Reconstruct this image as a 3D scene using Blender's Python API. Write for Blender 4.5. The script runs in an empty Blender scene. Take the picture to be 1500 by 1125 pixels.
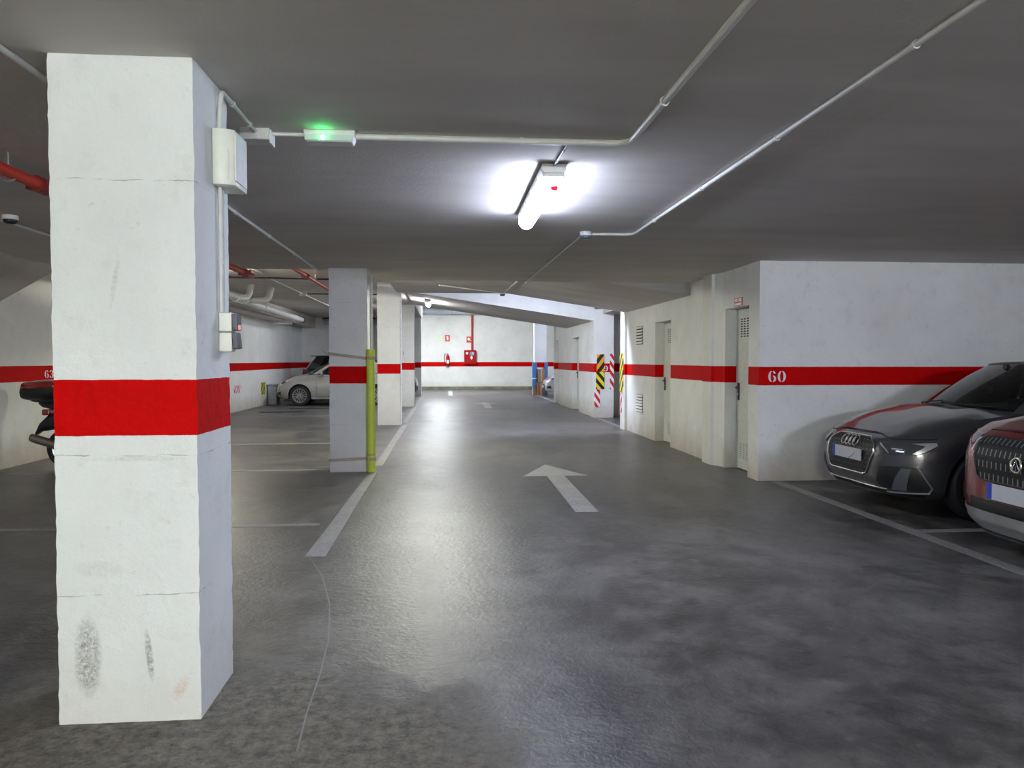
import bpy, bmesh, math, random
from mathutils import Vector, Matrix, noise
R = math.radians
random.seed(7)
S = bpy.context.scene
C = S.collection

# ------------------------------------------------------------------ materials
def nm(name):
    m = bpy.data.materials.new(name); m.use_nodes = True
    nt = m.node_tree; nt.nodes.clear()
    o = nt.nodes.new('ShaderNodeOutputMaterial'); b = nt.nodes.new('ShaderNodeBsdfPrincipled')
    nt.links.new(b.outputs[0], o.inputs[0])
    return m, nt, b
def N(nt, t, **k):
    n = nt.nodes.new(t)
    for a, v in k.items():
        if a.startswith('i_'):
            n.inputs[a[2:].replace('_', ' ')].default_value = v
        else: setattr(n, a, v)
    return n
def math_(nt, op, a, b=None, c=None, clamp=False):
    n = nt.nodes.new('ShaderNodeMath'); n.operation = op; n.use_clamp = clamp
    for i, v in enumerate((a, b, c)):
        if v is None: continue
        if isinstance(v, (int, float)): n.inputs[i].default_value = v
        else: nt.links.new(v, n.inputs[i])
    return n.outputs[0]
def mixc(nt, fac, a, b):
    n = nt.nodes.new('ShaderNodeMix'); n.data_type = 'RGBA'
    for i, v in ((0, fac), (6, a), (7, b)):
        if isinstance(v, (int, float)): n.inputs[i].default_value = v
        elif isinstance(v, tuple): n.inputs[i].default_value = (*v, 1) if len(v) == 3 else v
        else: nt.links.new(v, n.inputs[i])
    return n.outputs[2]
def noi(nt, scale, detail=4, rough=.55, vec=None, dist=0):
    n = nt.nodes.new('ShaderNodeTexNoise'); n.inputs['Scale'].default_value = scale
    n.inputs['Detail'].default_value = detail; n.inputs['Roughness'].default_value = rough
    n.inputs['Distortion'].default_value = dist
    if vec is None: vec = nt.nodes.new('ShaderNodeNewGeometry').outputs['Position']
    nt.links.new(vec, n.inputs['Vector'])
    return n.outputs[0]
def ramp(nt, v, lo, hi, a=0., b=1.):
    n = nt.nodes.new('ShaderNodeMapRange'); n.inputs[1].default_value = lo; n.inputs[2].default_value = hi
    n.inputs[3].default_value = a; n.inputs[4].default_value = b; n.clamp = True
    nt.links.new(v, n.inputs[0]); return n.outputs[0]
def bump(nt, b, h, dist=.01, strength=.5):
    n = nt.nodes.new('ShaderNodeBump'); n.inputs['Distance'].default_value = dist; n.inputs['Strength'].default_value = strength
    nt.links.new(h, n.inputs['Height']); nt.links.new(n.outputs[0], b.inputs['Normal'])
def geo(nt):
    g = nt.nodes.new('ShaderNodeNewGeometry'); s = nt.nodes.new('ShaderNodeSeparateXYZ')
    nt.links.new(g.outputs['Position'], s.inputs[0]); return g.outputs['Position'], s.outputs
def stretch(nt, vec, sc):
    m = nt.nodes.new('ShaderNodeMapping'); m.inputs['Scale'].default_value = sc
    nt.links.new(vec, m.inputs[0]); return m.outputs[0]

_mc = {}
def mat(name, col, rough=.5, metal=0., coat=0., var=0.06, scale=12., emit=None, es=0., bmp=0., spec=.5):
    if name in _mc: return _mc[name]
    m, nt, b = nm(name)
    tc = nt.nodes.new('ShaderNodeTexCoord').outputs['Object']
    n = noi(nt, scale, 3, vec=tc)
    a = tuple(max(0, c*(1-var)) for c in col); d = tuple(min(1, c*(1+var)) for c in col)
    nt.links.new(mixc(nt, ramp(nt, n, .3, .7), a, d), b.inputs['Base Color'])
    b.inputs['Roughness'].default_value = rough; b.inputs['Metallic'].default_value = metal
    b.inputs['Coat Weight'].default_value = coat; b.inputs['Coat Roughness'].default_value = .06
    b.inputs['Specular IOR Level'].default_value = spec
    if emit:
        b.inputs['Emission Color'].default_value = (*emit, 1); b.inputs['Emission Strength'].default_value = es
    if bmp: bump(nt, b, n, bmp, .6)
    _mc[name] = m
    return m

RED = (.46, .0006, .0006)
def wall_paint(name, base=(.80, .81, .78), stripe=True, dirt=.5, lines=(), stains=(), rough=.62, redc=RED, b_str=.35):
    m, nt, b = nm(name)
    pos, (x, y, z) = geo(nt)
    n1 = noi(nt, 1.3, 6, .6, pos); n2 = noi(nt, 22, 5, .6, pos); n3 = noi(nt, 140, 3, .6, pos)
    col = mixc(nt, ramp(nt, n1, .35, .7), base, tuple(c*.88 for c in base))
    col = mixc(nt, ramp(nt, noi(nt, 4.5, 7, .7, pos), .54, .72, 0, .35), col, (.56, .54, .48))
    # fine pits and specks
    col = mixc(nt, ramp(nt, n2, .635, .74, 0, .4), col, (.42, .41, .37))
    # splash dirt low on the wall
    zz = math_(nt, 'ADD', z, math_(nt, 'MULTIPLY', noi(nt, 3.5, 6, .65, pos), -.5))
    low = ramp(nt, zz, -.28, .22, dirt, 0)
    col = mixc(nt, low, col, (.40, .34, .26))
    for zl in lines:
        wob = math_(nt, 'ADD', z, math_(nt, 'MULTIPLY', math_(nt, 'SUBTRACT', noi(nt, 6, 4, .7, pos), .5), .03))
        dd = math_(nt, 'ABSOLUTE', math_(nt, 'SUBTRACT', wob, zl))
        f = math_(nt, 'MULTIPLY', ramp(nt, dd, .0008, .0032, 1, 0), ramp(nt, noi(nt, 9, 3, .6, pos), .46, .62, 0, .55))
        col = mixc(nt, f, col, (.17, .16, .14))
    for (ax, cx, cz, rx, rz, slant, st, sc) in stains:
        h = x if ax == 'x' else y
        u = math_(nt, 'DIVIDE', math_(nt, 'ADD', math_(nt, 'SUBTRACT', h, cx), math_(nt, 'MULTIPLY', math_(nt, 'SUBTRACT', z, cz), slant)), rx)
        v = math_(nt, 'DIVIDE', math_(nt, 'SUBTRACT', z, cz), rz)
        d2 = math_(nt, 'ADD', math_(nt, 'POWER', math_(nt, 'ABSOLUTE', u), 2.), math_(nt, 'POWER', math_(nt, 'ABSOLUTE', v), 2.))
        f = math_(nt, 'MULTIPLY', ramp(nt, d2, .25, 1.1, 1, 0), ramp(nt, noi(nt, 55, 6, .8, pos), .38, .66, 0, st))
        col = mixc(nt, f, col, sc)
    if stripe:
        zw = math_(nt, 'ADD', z, math_(nt, 'MULTIPLY', math_(nt, 'SUBTRACT', noi(nt, 14, 4, .6, pos), .5), .008))
        s = math_(nt, 'MULTIPLY', math_(nt, 'GREATER_THAN', zw, 1.152), math_(nt, 'LESS_THAN', zw, 1.374))
        rc = mixc(nt, ramp(nt, n2, .3, .75), redc, tuple(min(1, c*1.15+.001) for c in redc))
        col = mixc(nt, s, col, rc)
    nt.links.new(col, b.inputs['Base Color'])
    b.inputs['Roughness'].default_value = rough; b.inputs['Specular IOR Level'].default_value = .06
    hh = math_(nt, 'ADD', math_(nt, 'MULTIPLY', n2, .8), math_(nt, 'MULTIPLY', n3, .25))
    bump(nt, b, hh, .006, b_str)
    return m

M_wall = wall_paint('white_wall_paint', stains=(), dirt=.75)
M_wallfar = wall_paint('white_back_wall_paint', dirt=.45)
M_pillar1 = wall_paint('white_pillar_paint', base=(.78, .81, .77), dirt=.28, lines=(2.16, 1.072, .515),
    stains=(('x', -1.425, .27, .055, .17, 0, .9, (.10, .10, .08)), ('x', -1.19, .27, .016, .11, .10, .9, (.12, .12, .09)),
            ('x', -1.30, 1.76, .012, .11, -.16, .5, (.35, .35, .33)), ('x', -1.07, .13, .03, .05, -.4, .6, (.55, .28, .12)),
            ('x', -1.38, .62, .10, .04, .2, .28, (.3, .28, .22)), ('x', -1.22, 1.06, .2, .012, 0, .35, (.3, .28, .24))), b_str=1.)
M_pillar = wall_paint('white_pillar_paint_plain', base=(.77, .78, .74), dirt=.35, lines=(.62, 2.2))
M_ceil = None
def ceiling_mat(name, base):
    m, nt, b = nm(name)
    pos, _ = geo(nt)
    n = noi(nt, .9, 6, .6, stretch(nt, pos, (.6, 2.2, 1)), .4); n2 = noi(nt, 60, 4, .6, pos)
    col = mixc(nt, ramp(nt, n, .3, .72), tuple(c*.86 for c in base), tuple(c*1.08 for c in base))
    col = mixc(nt, ramp(nt, n2, .64, .8, 0, .3), col, tuple(c*.6 for c in base))
    nt.links.new(col, b.inputs['Base Color']); b.inputs['Roughness'].default_value = .75
    b.inputs['Specular IOR Level'].default_value = .2
    bump(nt, b, math_(nt, 'ADD', n2, math_(nt, 'MULTIPLY', n, 2)), .006, .25)
    return m
M_ceil = ceiling_mat('grey_ceiling_plaster', (.60, .575, .53))
M_soffit = ceiling_mat('pale_soffit_paint', (.60, .57, .53))
M_fascia = wall_paint('white_fascia_paint', stripe=False, dirt=0)

def floor_mat():
    m, nt, b = nm('worn_concrete_floor')
    pos, (x, y, z) = geo(nt)
    big = noi(nt, .55, 5, .6, pos, .8); mid = noi(nt, 2.4, 8, .68, pos, .35); fine = noi(nt, 60, 5, .75, pos)
    ridg = noi(nt, 8, 9, .78, pos, .3); swirl = noi(nt, 1.1, 7, .66, stretch(nt, pos, (1, .35, 1)), .8)
    spot = noi(nt, 17, 8, .8, pos, .15)
    col = mixc(nt, ramp(nt, big, .32, .66), (.050, .049, .048), (.120, .116, .112))
    col = mixc(nt, ramp(nt, mid, .48, .70, 0, .75), col, (.185, .178, .168))
    col = mixc(nt, ramp(nt, mid, .50, .32, 0, .8), col, (.026, .025, .026))
    col = mixc(nt, ramp(nt, swirl, .50, .66, 0, .6), col, (.040, .038, .037))
    col = mixc(nt, ramp(nt, ridg, .46, .34, 0, .7), col, (.022, .021, .021))
    col = mixc(nt, ramp(nt, ridg, .54, .70, 0, .5), col, (.23, .222, .212))
    col = mixc(nt, ramp(nt, spot, .40, .28, 0, .7), col, (.02, .019, .018))
    dx = math_(nt, 'ADD', x, .95); dy = math_(nt, 'SUBTRACT', y, 2.45)
    dd = math_(nt, 'SQRT', math_(nt, 'ADD', math_(nt, 'MULTIPLY', dx, dx), math_(nt, 'MULTIPLY', dy, dy)))
    dd = math_(nt, 'ADD', dd, math_(nt, 'MULTIPLY', mid, -1.5))
    bare = ramp(nt, dd, .15, .55, .85, 0)
    col = mixc(nt, bare, col, mixc(nt, ramp(nt, spot, .38, .60), (.075, .070, .060), (.27, .25, .20)))
    col = mixc(nt, ramp(nt, fine, .58, .72, 0, .5), col, (.26, .25, .24))
    col = mixc(nt, ramp(nt, fine, .38, .30, 0, .6), col, (.022, .021, .02))
    nt.links.new(col, b.inputs['Base Color'])
    r = math_(nt, 'ADD', ramp(nt, mid, .34, .66, .31, .43), math_(nt, 'MULTIPLY', bare, .35))
    nt.links.new(r, b.inputs['Roughness']); b.inputs['Specular IOR Level'].default_value = .42
    h = math_(nt, 'ADD', math_(nt, 'MULTIPLY', fine, .12), math_(nt, 'ADD', math_(nt, 'MULTIPLY', noi(nt, 24, 4, .6, pos, .3), .35), math_(nt, 'MULTIPLY', math_(nt, 'MULTIPLY', spot, bare), 1.6)))
    bump(nt, b, h, .016, .8)
    return m
M_floor = floor_mat()

def worn_paint(name, col, wear=.5):
    m, nt, b = nm(name)
    pos, _ = geo(nt)
    n = noi(nt, 30, 6, .7, pos); n2 = noi(nt, 3, 4, .6, pos)
    t = math_(nt, 'ADD', n, math_(nt, 'MULTIPLY', n2, .5))
    c = mixc(nt, ramp(nt, t, .62, .95, 0, wear), col, (.13, .125, .12))
    nt.links.new(c, b.inputs['Base Color']); b.inputs['Roughness'].default_value = .5
    bump(nt, b, n, .004, .4)
    return m
M_line = worn_paint('worn_white_line_paint', (.29, .29, .29), .75)
M_arrow = worn_paint('white_arrow_paint', (.46, .46, .47), .6)

M_white = mat('white_plastic', (.74, .75, .72), .4)
M_cream = mat('cream_plastic', (.72, .74, .63), .4)
M_pvc = mat('grey_pvc_conduit', (.62, .63, .58), .45)
M_dark = mat('black_plastic', (.012, .012, .014), .45)
M_darkgrey = mat('dark_grey_plastic', (.05, .05, .065), .4)
M_rubber = mat('tyre_rubber', (.014, .014, .014), .75, bmp=.002, scale=60)
M_chrome = mat('chrome', (.75, .75, .76), .18, 1.)
M_silver = mat('silver_trim', (.55, .56, .57), .3, .8)
M_redpipe = mat('red_pipe_paint', (.46, .03, .015), .4)
M_redcab = mat('red_cabinet_enamel', (.40, .003, .004), .6, 0, 0, .06, 12, None, 0, 0, .15)
M_bluestrip = mat('blue_plate_strip', (.01, .05, .38), .4)
M_plate = mat('white_plate', (.45, .47, .50), .3)
M_card = mat('cardboard', (.30, .16, .08), .8)
M_blue = mat('blue_sheet', (.03, .16, .42), .5)
M_glassdark = mat('dark_glass', (.01, .012, .014), .05, coat=1)
M_tape = mat('beige_strap', (.42, .35, .26), .7)
M_lime = mat('lime_foam', (.56, .68, .07), .55)
M_door = mat('grey_door_enamel', (.60, .62, .56), .4)
M_slot = mat('dark_slot', (.03, .03, .03), .7)
M_black_hole = mat('shadow_gap', (.012, .012, .012), .9)
M_yellow = mat('yellow_marking', (.72, .50, .02), .4)
M_wht = mat('white_marking', (.8, .8, .8), .4)
M_redlens = mat('red_lens', (.25, .004, .004), .15, coat=1)
M_signred = mat('sign_red', (.55, .05, .02), .4)
M_interior = mat('car_interior', (.018, .019, .021), .7)
M_drain = mat('white_drain_pipe', (.66, .68, .64), .35)

def hazard(name, c1, c2, slope=1., period=.13):
    m, nt, b = nm(name)
    _, (x, y, z) = geo(nt)
    t = math_(nt, 'ADD', math_(nt, 'ADD', x, y), math_(nt, 'MULTIPLY', z, slope))
    f = math_(nt, 'FRACT', math_(nt, 'DIVIDE', t, period))
    nt.links.new(mixc(nt, math_(nt, 'GREATER_THAN', f, .5), c1, c2), b.inputs['Base Color'])
    b.inputs['Roughness'].default_value = .4
    return m
H_or = hazard('orange_black_chevron', (.75, .36, .02), (.01, .01, .01), -.75, .22)
H_ye = hazard('yellow_black_chevron', (.80, .68, .03), (.01, .01, .01), .85, .20)
H_rw = hazard('red_white_chevron', (.62, .01, .02), (.85, .85, .85), .7, .16)

def glass_mat():
    m = bpy.data.materials.new('tinted_car_glass'); m.use_nodes = True
    nt = m.node_tree; nt.nodes.clear()
    o = nt.nodes.new('ShaderNodeOutputMaterial'); t = nt.nodes.new('ShaderNodeBsdfTransparent'); g = nt.nodes.new('ShaderNodeBsdfGlossy')
    t.inputs[0].default_value = (.72, .82, .79, 1); g.inputs['Roughness'].default_value = .02
    g.inputs[0].default_value = (.9, .9, .9, 1)
    f = nt.nodes.new('ShaderNodeFresnel'); f.inputs[0].default_value = 1.52
    mx = nt.nodes.new('ShaderNodeMixShader')
    nt.links.new(f.outputs[0], mx.inputs[0]); nt.links.new(t.outputs[0], mx.inputs[1]); nt.links.new(g.outputs[0], mx.inputs[2])
    nt.links.new(mx.outputs[0], o.inputs[0]); return m
M_glass = glass_mat()

def emit(name, col, s):
    m = bpy.data.materials.new(name); m.use_nodes = True
    nt = m.node_tree; nt.nodes.clear()
    o = nt.nodes.new('ShaderNodeOutputMaterial'); e = nt.nodes.new('ShaderNodeEmission')
    e.inputs[0].default_value = (*col, 1); e.inputs[1].default_value = s
    nt.links.new(e.outputs[0], o.inputs[0]); return m

# ------------------------------------------------------------------ mesh helpers
class MB:
    def __init__(s): s.v = []; s.f = []; s.mi = []; s.cur = 0
    def add(s, vs, fs):
        o = len(s.v); s.v += [tuple(v) for v in vs]
        s.f += [tuple(i+o for i in f) for f in fs]; s.mi += [s.cur]*len(fs); return s
    def box(s, x0, x1, y0, y1, z0, z1, M=None):
        vs = [Vector((x, y, z)) for z in (z0, z1) for y in (y0, y1) for x in (x0, x1)]
        if M: vs = [M @ v for v in vs]
        return s.add(vs, [(0,2,3,1),(4,5,7,6),(0,1,5,4),(2,6,7,3),(0,4,6,2),(1,3,7,5)])
    def prism(s, poly, a, b, axis='z'):   # poly 2D extruded from a to b along axis
        def P(p, t): return {'z': (p[0], p[1], t), 'y': (p[0], t, p[1]), 'x': (t, p[0], p[1])}[axis]
        n = len(poly)
        return s.add([P(p, a) for p in poly]+[P(p, b) for p in poly],
            [tuple(range(n-1, -1, -1)), tuple(range(n, 2*n))]+[(i, (i+1) % n, (i+1) % n+n, i+n) for i in range(n)])
    def tube(s, pts, r, n=10, cap=True, closed=False):
        pts = [Vector(p) for p in pts]; rings = []; m = len(pts)
        up = None
        for i, p in enumerate(pts):
            a = pts[(i-1) % m] if (i > 0 or closed) else p; c = pts[(i+1) % m] if (i < m-1 or closed) else p
            d = (c-a).normalized()
            if up is None:
                up = Vector((0, 0, 1)) if abs(d.z) < .9 else Vector((1, 0, 0))
            sx = d.cross(up); 
            if sx.length < 1e-6: sx = d.orthogonal()
            sx.normalize(); up = sx.cross(d).normalized()
            rr = r[i] if isinstance(r, (list, tuple)) else r
            rings.append([p+(sx*math.cos(t)+up*math.sin(t))*rr for t in [2*math.pi*k/n for k in range(n)]])
        vs = [v for g in rings for v in g]; fs = []
        for i in range(m if closed else m-1):
            j = (i+1) % m
            for k in range(n): fs.append((i*n+k, i*n+(k+1) % n, j*n+(k+1) % n, j*n+k))
        if cap and not closed: fs += [tuple(range(n-1, -1, -1)), tuple(range((m-1)*n, m*n))]
        return s.add(vs, fs)
    def lathe(s, prof, n=24, M=None, closed=False):   # prof (r, h) about local z
        vs = []; fs = []; m = len(prof)
        for r_, h in prof:
            for k in range(n):
                t = 2*math.pi*k/n; v = Vector((r_*math.cos(t), r_*math.sin(t), h)); vs.append(M @ v if M else v)
        for i in range(m if closed else m-1):
            j = (i+1) % m
            for k in range(n): fs.append((i*n+k, i*n+(k+1) % n, j*n+(k+1) % n, j*n+k))
        if not closed:
            if prof[0][0] > 1e-6: fs.append(tuple(range(n-1, -1, -1)))
            if prof[-1][0] > 1e-6: fs.append(tuple(range((m-1)*n, m*n)))
        return s.add(vs, fs)
    def build(s, name, mats, parent=None, smooth=None, bevel=0, seg=2, weld=False):
        me = bpy.data.meshes.new(name); me.from_pydata(s.v, [], s.f)
        for m_ in (mats if isinstance(mats, (list, tuple)) else [mats]): me.materials.append(m_)
        for p, i in zip(me.polygons, s.mi): p.material_index = i
        bm = bmesh.new(); bm.from_mesh(me)
        if weld: bmesh.ops.remove_doubles(bm, verts=bm.verts, dist=1e-5)
        if bevel:
            bmesh.ops.remove_doubles(bm, verts=bm.verts, dist=1e-5)
            es = [e for e in bm.edges if len(e.link_faces) == 2 and e.calc_face_angle(0) > .5]
            bmesh.ops.bevel(bm, geom=es, offset=bevel, segments=seg, affect='EDGES', profile=.5)
        bmesh.ops.recalc_face_normals(bm, faces=bm.faces)
        bm.to_mesh(me); bm.free()
        if smooth is not None:
            for p in me.polygons: p.use_smooth = True
            me.set_sharp_from_angle(angle=R(smooth))
        o = bpy.data.objects.new(name, me); C.objects.link(o)
        if parent: o.parent = parent
        return o
def tag(o, label=None, cat=None, group=None, kind=None):
    if label: o['label'] = label
    if cat: o['category'] = cat
    if group: o['group'] = group
    if kind: o['kind'] = kind
    return o
def thing(name, loc, label, cat, group=None, rz=0, kind=None):
    o = bpy.data.objects.new(name, None); C.objects.link(o); o.location = loc; o.rotation_euler = (0, 0, rz)
    o.empty_display_size = .1
    return tag(o, label, cat, group, kind)
def struct(o, label, cat): return tag(o, label, cat, kind='structure')
def copy_tree(o, parent=None):
    c = o.copy(); C.objects.link(c); c.parent = parent
    for ch in list(o.children): copy_tree(ch, c)
    return c
def bend(p, rad=.05, n=5):   # round the corners of a polyline
    p = [Vector(q) for q in p]; out = [p[0]]
    for i in range(1, len(p)-1):
        a = (p[i-1]-p[i]); b = (p[i+1]-p[i]); r_ = min(rad, a.length*.45, b.length*.45)
        A = p[i]+a.normalized()*r_; B = p[i]+b.normalized()*r_
        for k in range(n+1):
            t = k/n; out.append(A*(1-t)**2+p[i]*2*t*(1-t)+B*t*t)
    out.append(p[-1]); return out

# ------------------------------------------------------------------ camera
cam = bpy.data.cameras.new('camera'); co = bpy.data.objects.new('camera', cam); C.objects.link(co)
S.camera = co
cam.sensor_fit = 'HORIZONTAL'; cam.sensor_width = 36; cam.lens = 36*1100/1500; cam.clip_start = .05
a_ = math.atan(96/1100*math.cos(R(1.797))); p_ = math.atan(34.5/1100)
co.location = (0, 0, 1.45); co.rotation_euler = (R(90)-p_, 0, -a_)

# ------------------------------------------------------------------ the shell
W = 3.74; ZC = 2.64
MB().box(-6.3, 9.6, -5.3, 38, -.3, 0).build('floor', M_floor)
struct(bpy.data.objects['floor'], 'worn dark concrete garage floor with patchy sheen', 'floor')
# main low slab (L-shaped edge)
sl = MB().prism([(-6.3, -5.3), (9.6, -5.3), (9.6, 8.9), (3.95, 8.9), (3.95, 11.3), (-1.0, 11.3), (-1.0, 11.3), (-1.53, 11.3), (-1.53, 10.05), (-6.3, 10.05)], ZC, 4.4)
struct(sl.build('ceiling', M_ceil), 'low dark grey plaster ceiling over the near part of the garage', 'ceiling')
# high ceiling on the left
struct(MB().box(-6.3, -1.0, 10.05, 31.6, 3.2, 4.4).build('ceiling', M_soffit), 'higher beige ceiling over the left parking rows', 'ceiling')
struct(MB().box(-1.0, 9.6, 23.25, 38, 4.05, 4.4).box(-1.0, 9.6, 15.46, 18.8, 4.05, 4.4).box(-1.8, -1., 31.4, 38, 4.05, 4.4).build('ceiling', M_soffit), 'high pale ceiling at the far end of the aisle', 'ceiling')
# ramp soffits crossing the aisle overhead
def soffit_z(x, base=2.452, k=.150): return base+k*(3.74-x)
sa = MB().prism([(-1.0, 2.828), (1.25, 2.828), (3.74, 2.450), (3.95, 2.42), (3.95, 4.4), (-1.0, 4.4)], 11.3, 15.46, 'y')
so = sa.build('ceiling', [M_soffit, ceiling_mat('painted_shade_soffit_face', (.34, .33, .31))])
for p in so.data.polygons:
    if p.normal.y < -.9: p.material_index = 1  # near face gets a darker grey: its shade is put into the colour
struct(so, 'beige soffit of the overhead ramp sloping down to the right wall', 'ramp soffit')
sc_ = MB().prism([(-1.0, soffit_z(-1.0)), (W+.3, soffit_z(W+.3)), (W+.3, 4.4), (-1.0, 4.4)], 18.8, 23.25, 'y')
sc_.mi = [0]*len(sc_.mi)
so = sc_.build('ceiling', [M_soffit, M_fascia])
for p in so.data.polygons:
    if abs(p.normal.y) > .9: p.material_index = 1
struct(so, 'second sloping ramp beam with a bright white face, farther down the aisle', 'ramp soffit')
struct(MB().box(3.95, 9.6, 15.46, 19.6, 2.64, 2.9).build('ceiling', M_ceil), 'low ceiling over the side passage on the right', 'ceiling')

# walls
struct(MB().box(-6.15, -5.9, -5.3, 31.65, 0, 4.4).build('wall_left', M_wall), 'white left wall with a red painted band', 'wall')
struct(MB().box(-6.3, 9.6, -5.3, -5.05, 0, ZC).build('wall_behind', M_wall), 'white wall with red band behind the viewpoint', 'wall')
struct(MB().box(9.35, 9.6, -5.3, 38, 0, 4.2).build('wall_right', M_wall), 'white outer right wall with a red band', 'wall')
struct(MB().box(W, 9.6, 8.7, 8.9, 0, ZC).build('wall_front', M_wall), 'white cross wall with red band behind the grey hatchback', 'wall')
struct(MB().box(-6.15, -1.54, 31.4, 31.65, 0, 3.6).build('wall_back', M_wall), 'white end wall behind the black car on the left', 'wall')
struct(MB().box(-1.8, -1.6, 31.4, 38, 0, 4.2).build('wall_alcove', M_wall), 'short white side wall left of the far end', 'wall')
struct(MB().box(-1.8, 9.6, 37.5, 37.75, 0, 4.4).build('wall_far', M_wallfar), 'white far end wall with thin red band', 'wall')
struct(MB().box(-1.6, 9.3, 37.38, 37.5, 0, .15).build('baseboard_far', mat('mossy_concrete', (.16, .17, .12), .8, var=.4, scale=3)), 'dark mossy concrete kerb along the far wall', 'kerb')
# aisle side wall with door recesses; Y segments
def side_wall(name, y0, y1, opens, ztop, label, mat_=M_wall, t=.35):
    m = MB(); y = y0
    for (a, b, zt) in opens:
        m.box(W, W+t, y, a, 0, ztop); m.box(W, W+t, a, b, zt, ztop); y = b
    m.box(W, W+t, y, y1, 0, ztop)
    return struct(m.build(name, mat_), label, 'wall')
side_wall('wall_aisle', 8.9, 15.35, [(9.02, 9.84, 2.14), (12.3, 13.24, 2.13)], 3.2, 'cream white aisle wall with two recessed doors and two louvred vents')
side_wall('wall_aisle', 18.8, 25.8, [(21.06, 22.22, 2.12), (24.97, 25.6, 2.14)], 3.6, 'farther white aisle wall with narrow recessed doorway beyond the striped pillar')
# wall end right beside the first door, slightly proud corner post
struct(MB().box(W-.012, W+.36, 8.7015, 9.02, 0, ZC).build('wall_corner', M_wall), 'white wall corner right of the near grey door', 'wall')
# projecting column strip with chamfer
struct(MB().prism([(W+.02, 9.86), (W-.055, 10.1), (W-.09, 10.12), (W-.09, 10.47), (W+.02, 10.47)], 0, ZC).build('wall_pilaster', M_pillar), 'shallow white pilaster left of the near door', 'pilaster')
struct(MB().box(W-.05, W+.30, 15.35, 15.75, 0, 2.7).build('wall_pilaster', M_pillar), 'white pilaster at the end of the aisle wall by the side passage', 'pilaster')
struct(MB().box(W+.35, 9.4, 15.35, 15.6, 0, 2.8).build('wall_passage', M_wall), 'near wall of the side passage', 'wall')
struct(MB().box(4.23, 9.4, 19.3, 19.6, 0, 2.8).build('wall_passage', M_wall), 'grey shaded far wall of the side passage', 'wall')
struct(MB().box(W+.35, 9.4, 25.55, 25.8, 0, 4.2).build('wall_cross', M_wall), 'cross wall hiding the last bay on the right', 'wall')
struct(MB().box(W-.04, W+.02, 25.62, 25.8, 0, 3.6).build('trim_1', M_pillar), 'thin white corner trim at the end of the farther aisle wall', 'trim')
# sloping chamfer along the left wall under the low slab
struct(MB().prism([(-5.9, 2.03), (-4.87, ZC), (-5.9, ZC)], -5.05, 10.05, 'y').build('ceiling_haunch', M_ceil), 'grey sloped haunch between low ceiling and left wall', 'ceiling')
struct(MB().box(-5.9, -5.35, 10.05, 31.4, 2.78, 3.2).build('ceiling_beam', M_soffit), 'long downstand beam along the top of the left wall', 'beam')

# ------------------------------------------------------------------ pillars
def rough_box(name, x0, x1, y0, y1, z0, z1, mt, step=.05, amp=.004):
    bm = bmesh.new()
    bmesh.ops.create_cube(bm, size=1)
    for v in bm.verts: v.co = Vector(((x0+x1)/2+v.co.x*(x1-x0), (y0+y1)/2+v.co.y*(y1-y0), (z0+z1)/2+v.co.z*(z1-z0)))
    def cut(axis, lo, hi, st):
        n = int((hi-lo)/st)
        for k in range(1, n):
            co_ = Vector((0, 0, 0)); co_[axis] = lo+(hi-lo)*k/n; no = Vector((0, 0, 0)); no[axis] = 1
            bmesh.ops.bisect_plane(bm, geom=bm.verts[:]+bm.edges[:]+bm.faces[:], plane_co=co_, plane_no=no)
    cut(2, z0, z1, step); cut(0, x0, x1, step*1.5); cut(1, y0, y1, step*1.5)
    for v in bm.verts:
        if v.co.z < z0+1e-4 or v.co.z > z1-1e-4:
            pass
        ex = min(abs(v.co.x-x0), abs(v.co.x-x1)); ey = min(abs(v.co.y-y0), abs(v.co.y-y1))
        e = 2. if (ex < 1e-4 and ey < 1e-4) else 1.
        nv = noise.noise_vector(v.co*6)*.4+noise.noise_vector(v.co*27)*.9
        v.co.x += nv.x*amp*e; v.co.y += nv.y*amp*e
    me = bpy.data.meshes.new(name); bm.to_mesh(me); bm.free(); me.materials.append(mt)
    for p in me.polygons: p.use_smooth = True
    me.set_sharp_from_angle(angle=R(40))
    o = bpy.data.objects.new(name, me); C.objects.link(o); return o
G = 'square concrete pillars along the left of the aisle'
tag(rough_box('pillar', -1.537, -.992, 3.09, 3.55, 0, ZC, M_pillar1, .03, .0024), 'large nearest white pillar with bright red band and scuffed base', 'pillar', G)
tag(rough_box('pillar', -1.51, -1.02, 9.88, 10.36, 0, ZC, M_pillar, .08, .003), 'grey-white pillar with the lime guard tube strapped to its corner', 'pillar', G)
tag(rough_box('pillar', -1.54, -1.03, 17.0, 17.48, 0, 3.2, M_pillar, .12, .003), 'cream pillar behind the one with the lime tube, conduit on its edge', 'pillar', G)
tag(rough_box('pillar', -1.54, -1.01, 23.8, 24.28, 0, 3.2, M_pillar, .2, .003), 'cream pillar, third along the aisle beyond the conduit pillar, far lamp above it', 'pillar', G)
tag(rough_box('pillar', -1.54, -1.03, 30.8, 31.3, 0, 4.05, M_pillar, .3, .003), 'farthest bluish pillar beside the black car front', 'pillar', G)
tag(rough_box('pillar', 3.72, 4.23, 18.78, 19.3, 0, 2.75, M_wall, .12, .003), 'white pillar with hazard striped markings at the side passage', 'pillar')
tag(rough_box('pillar', 3.72, 4.22, 31.6, 32.1, 0, 4.05, M_pillar, .3, .003), 'grey pillar with blue panels and cardboard at its foot', 'pillar')

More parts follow.
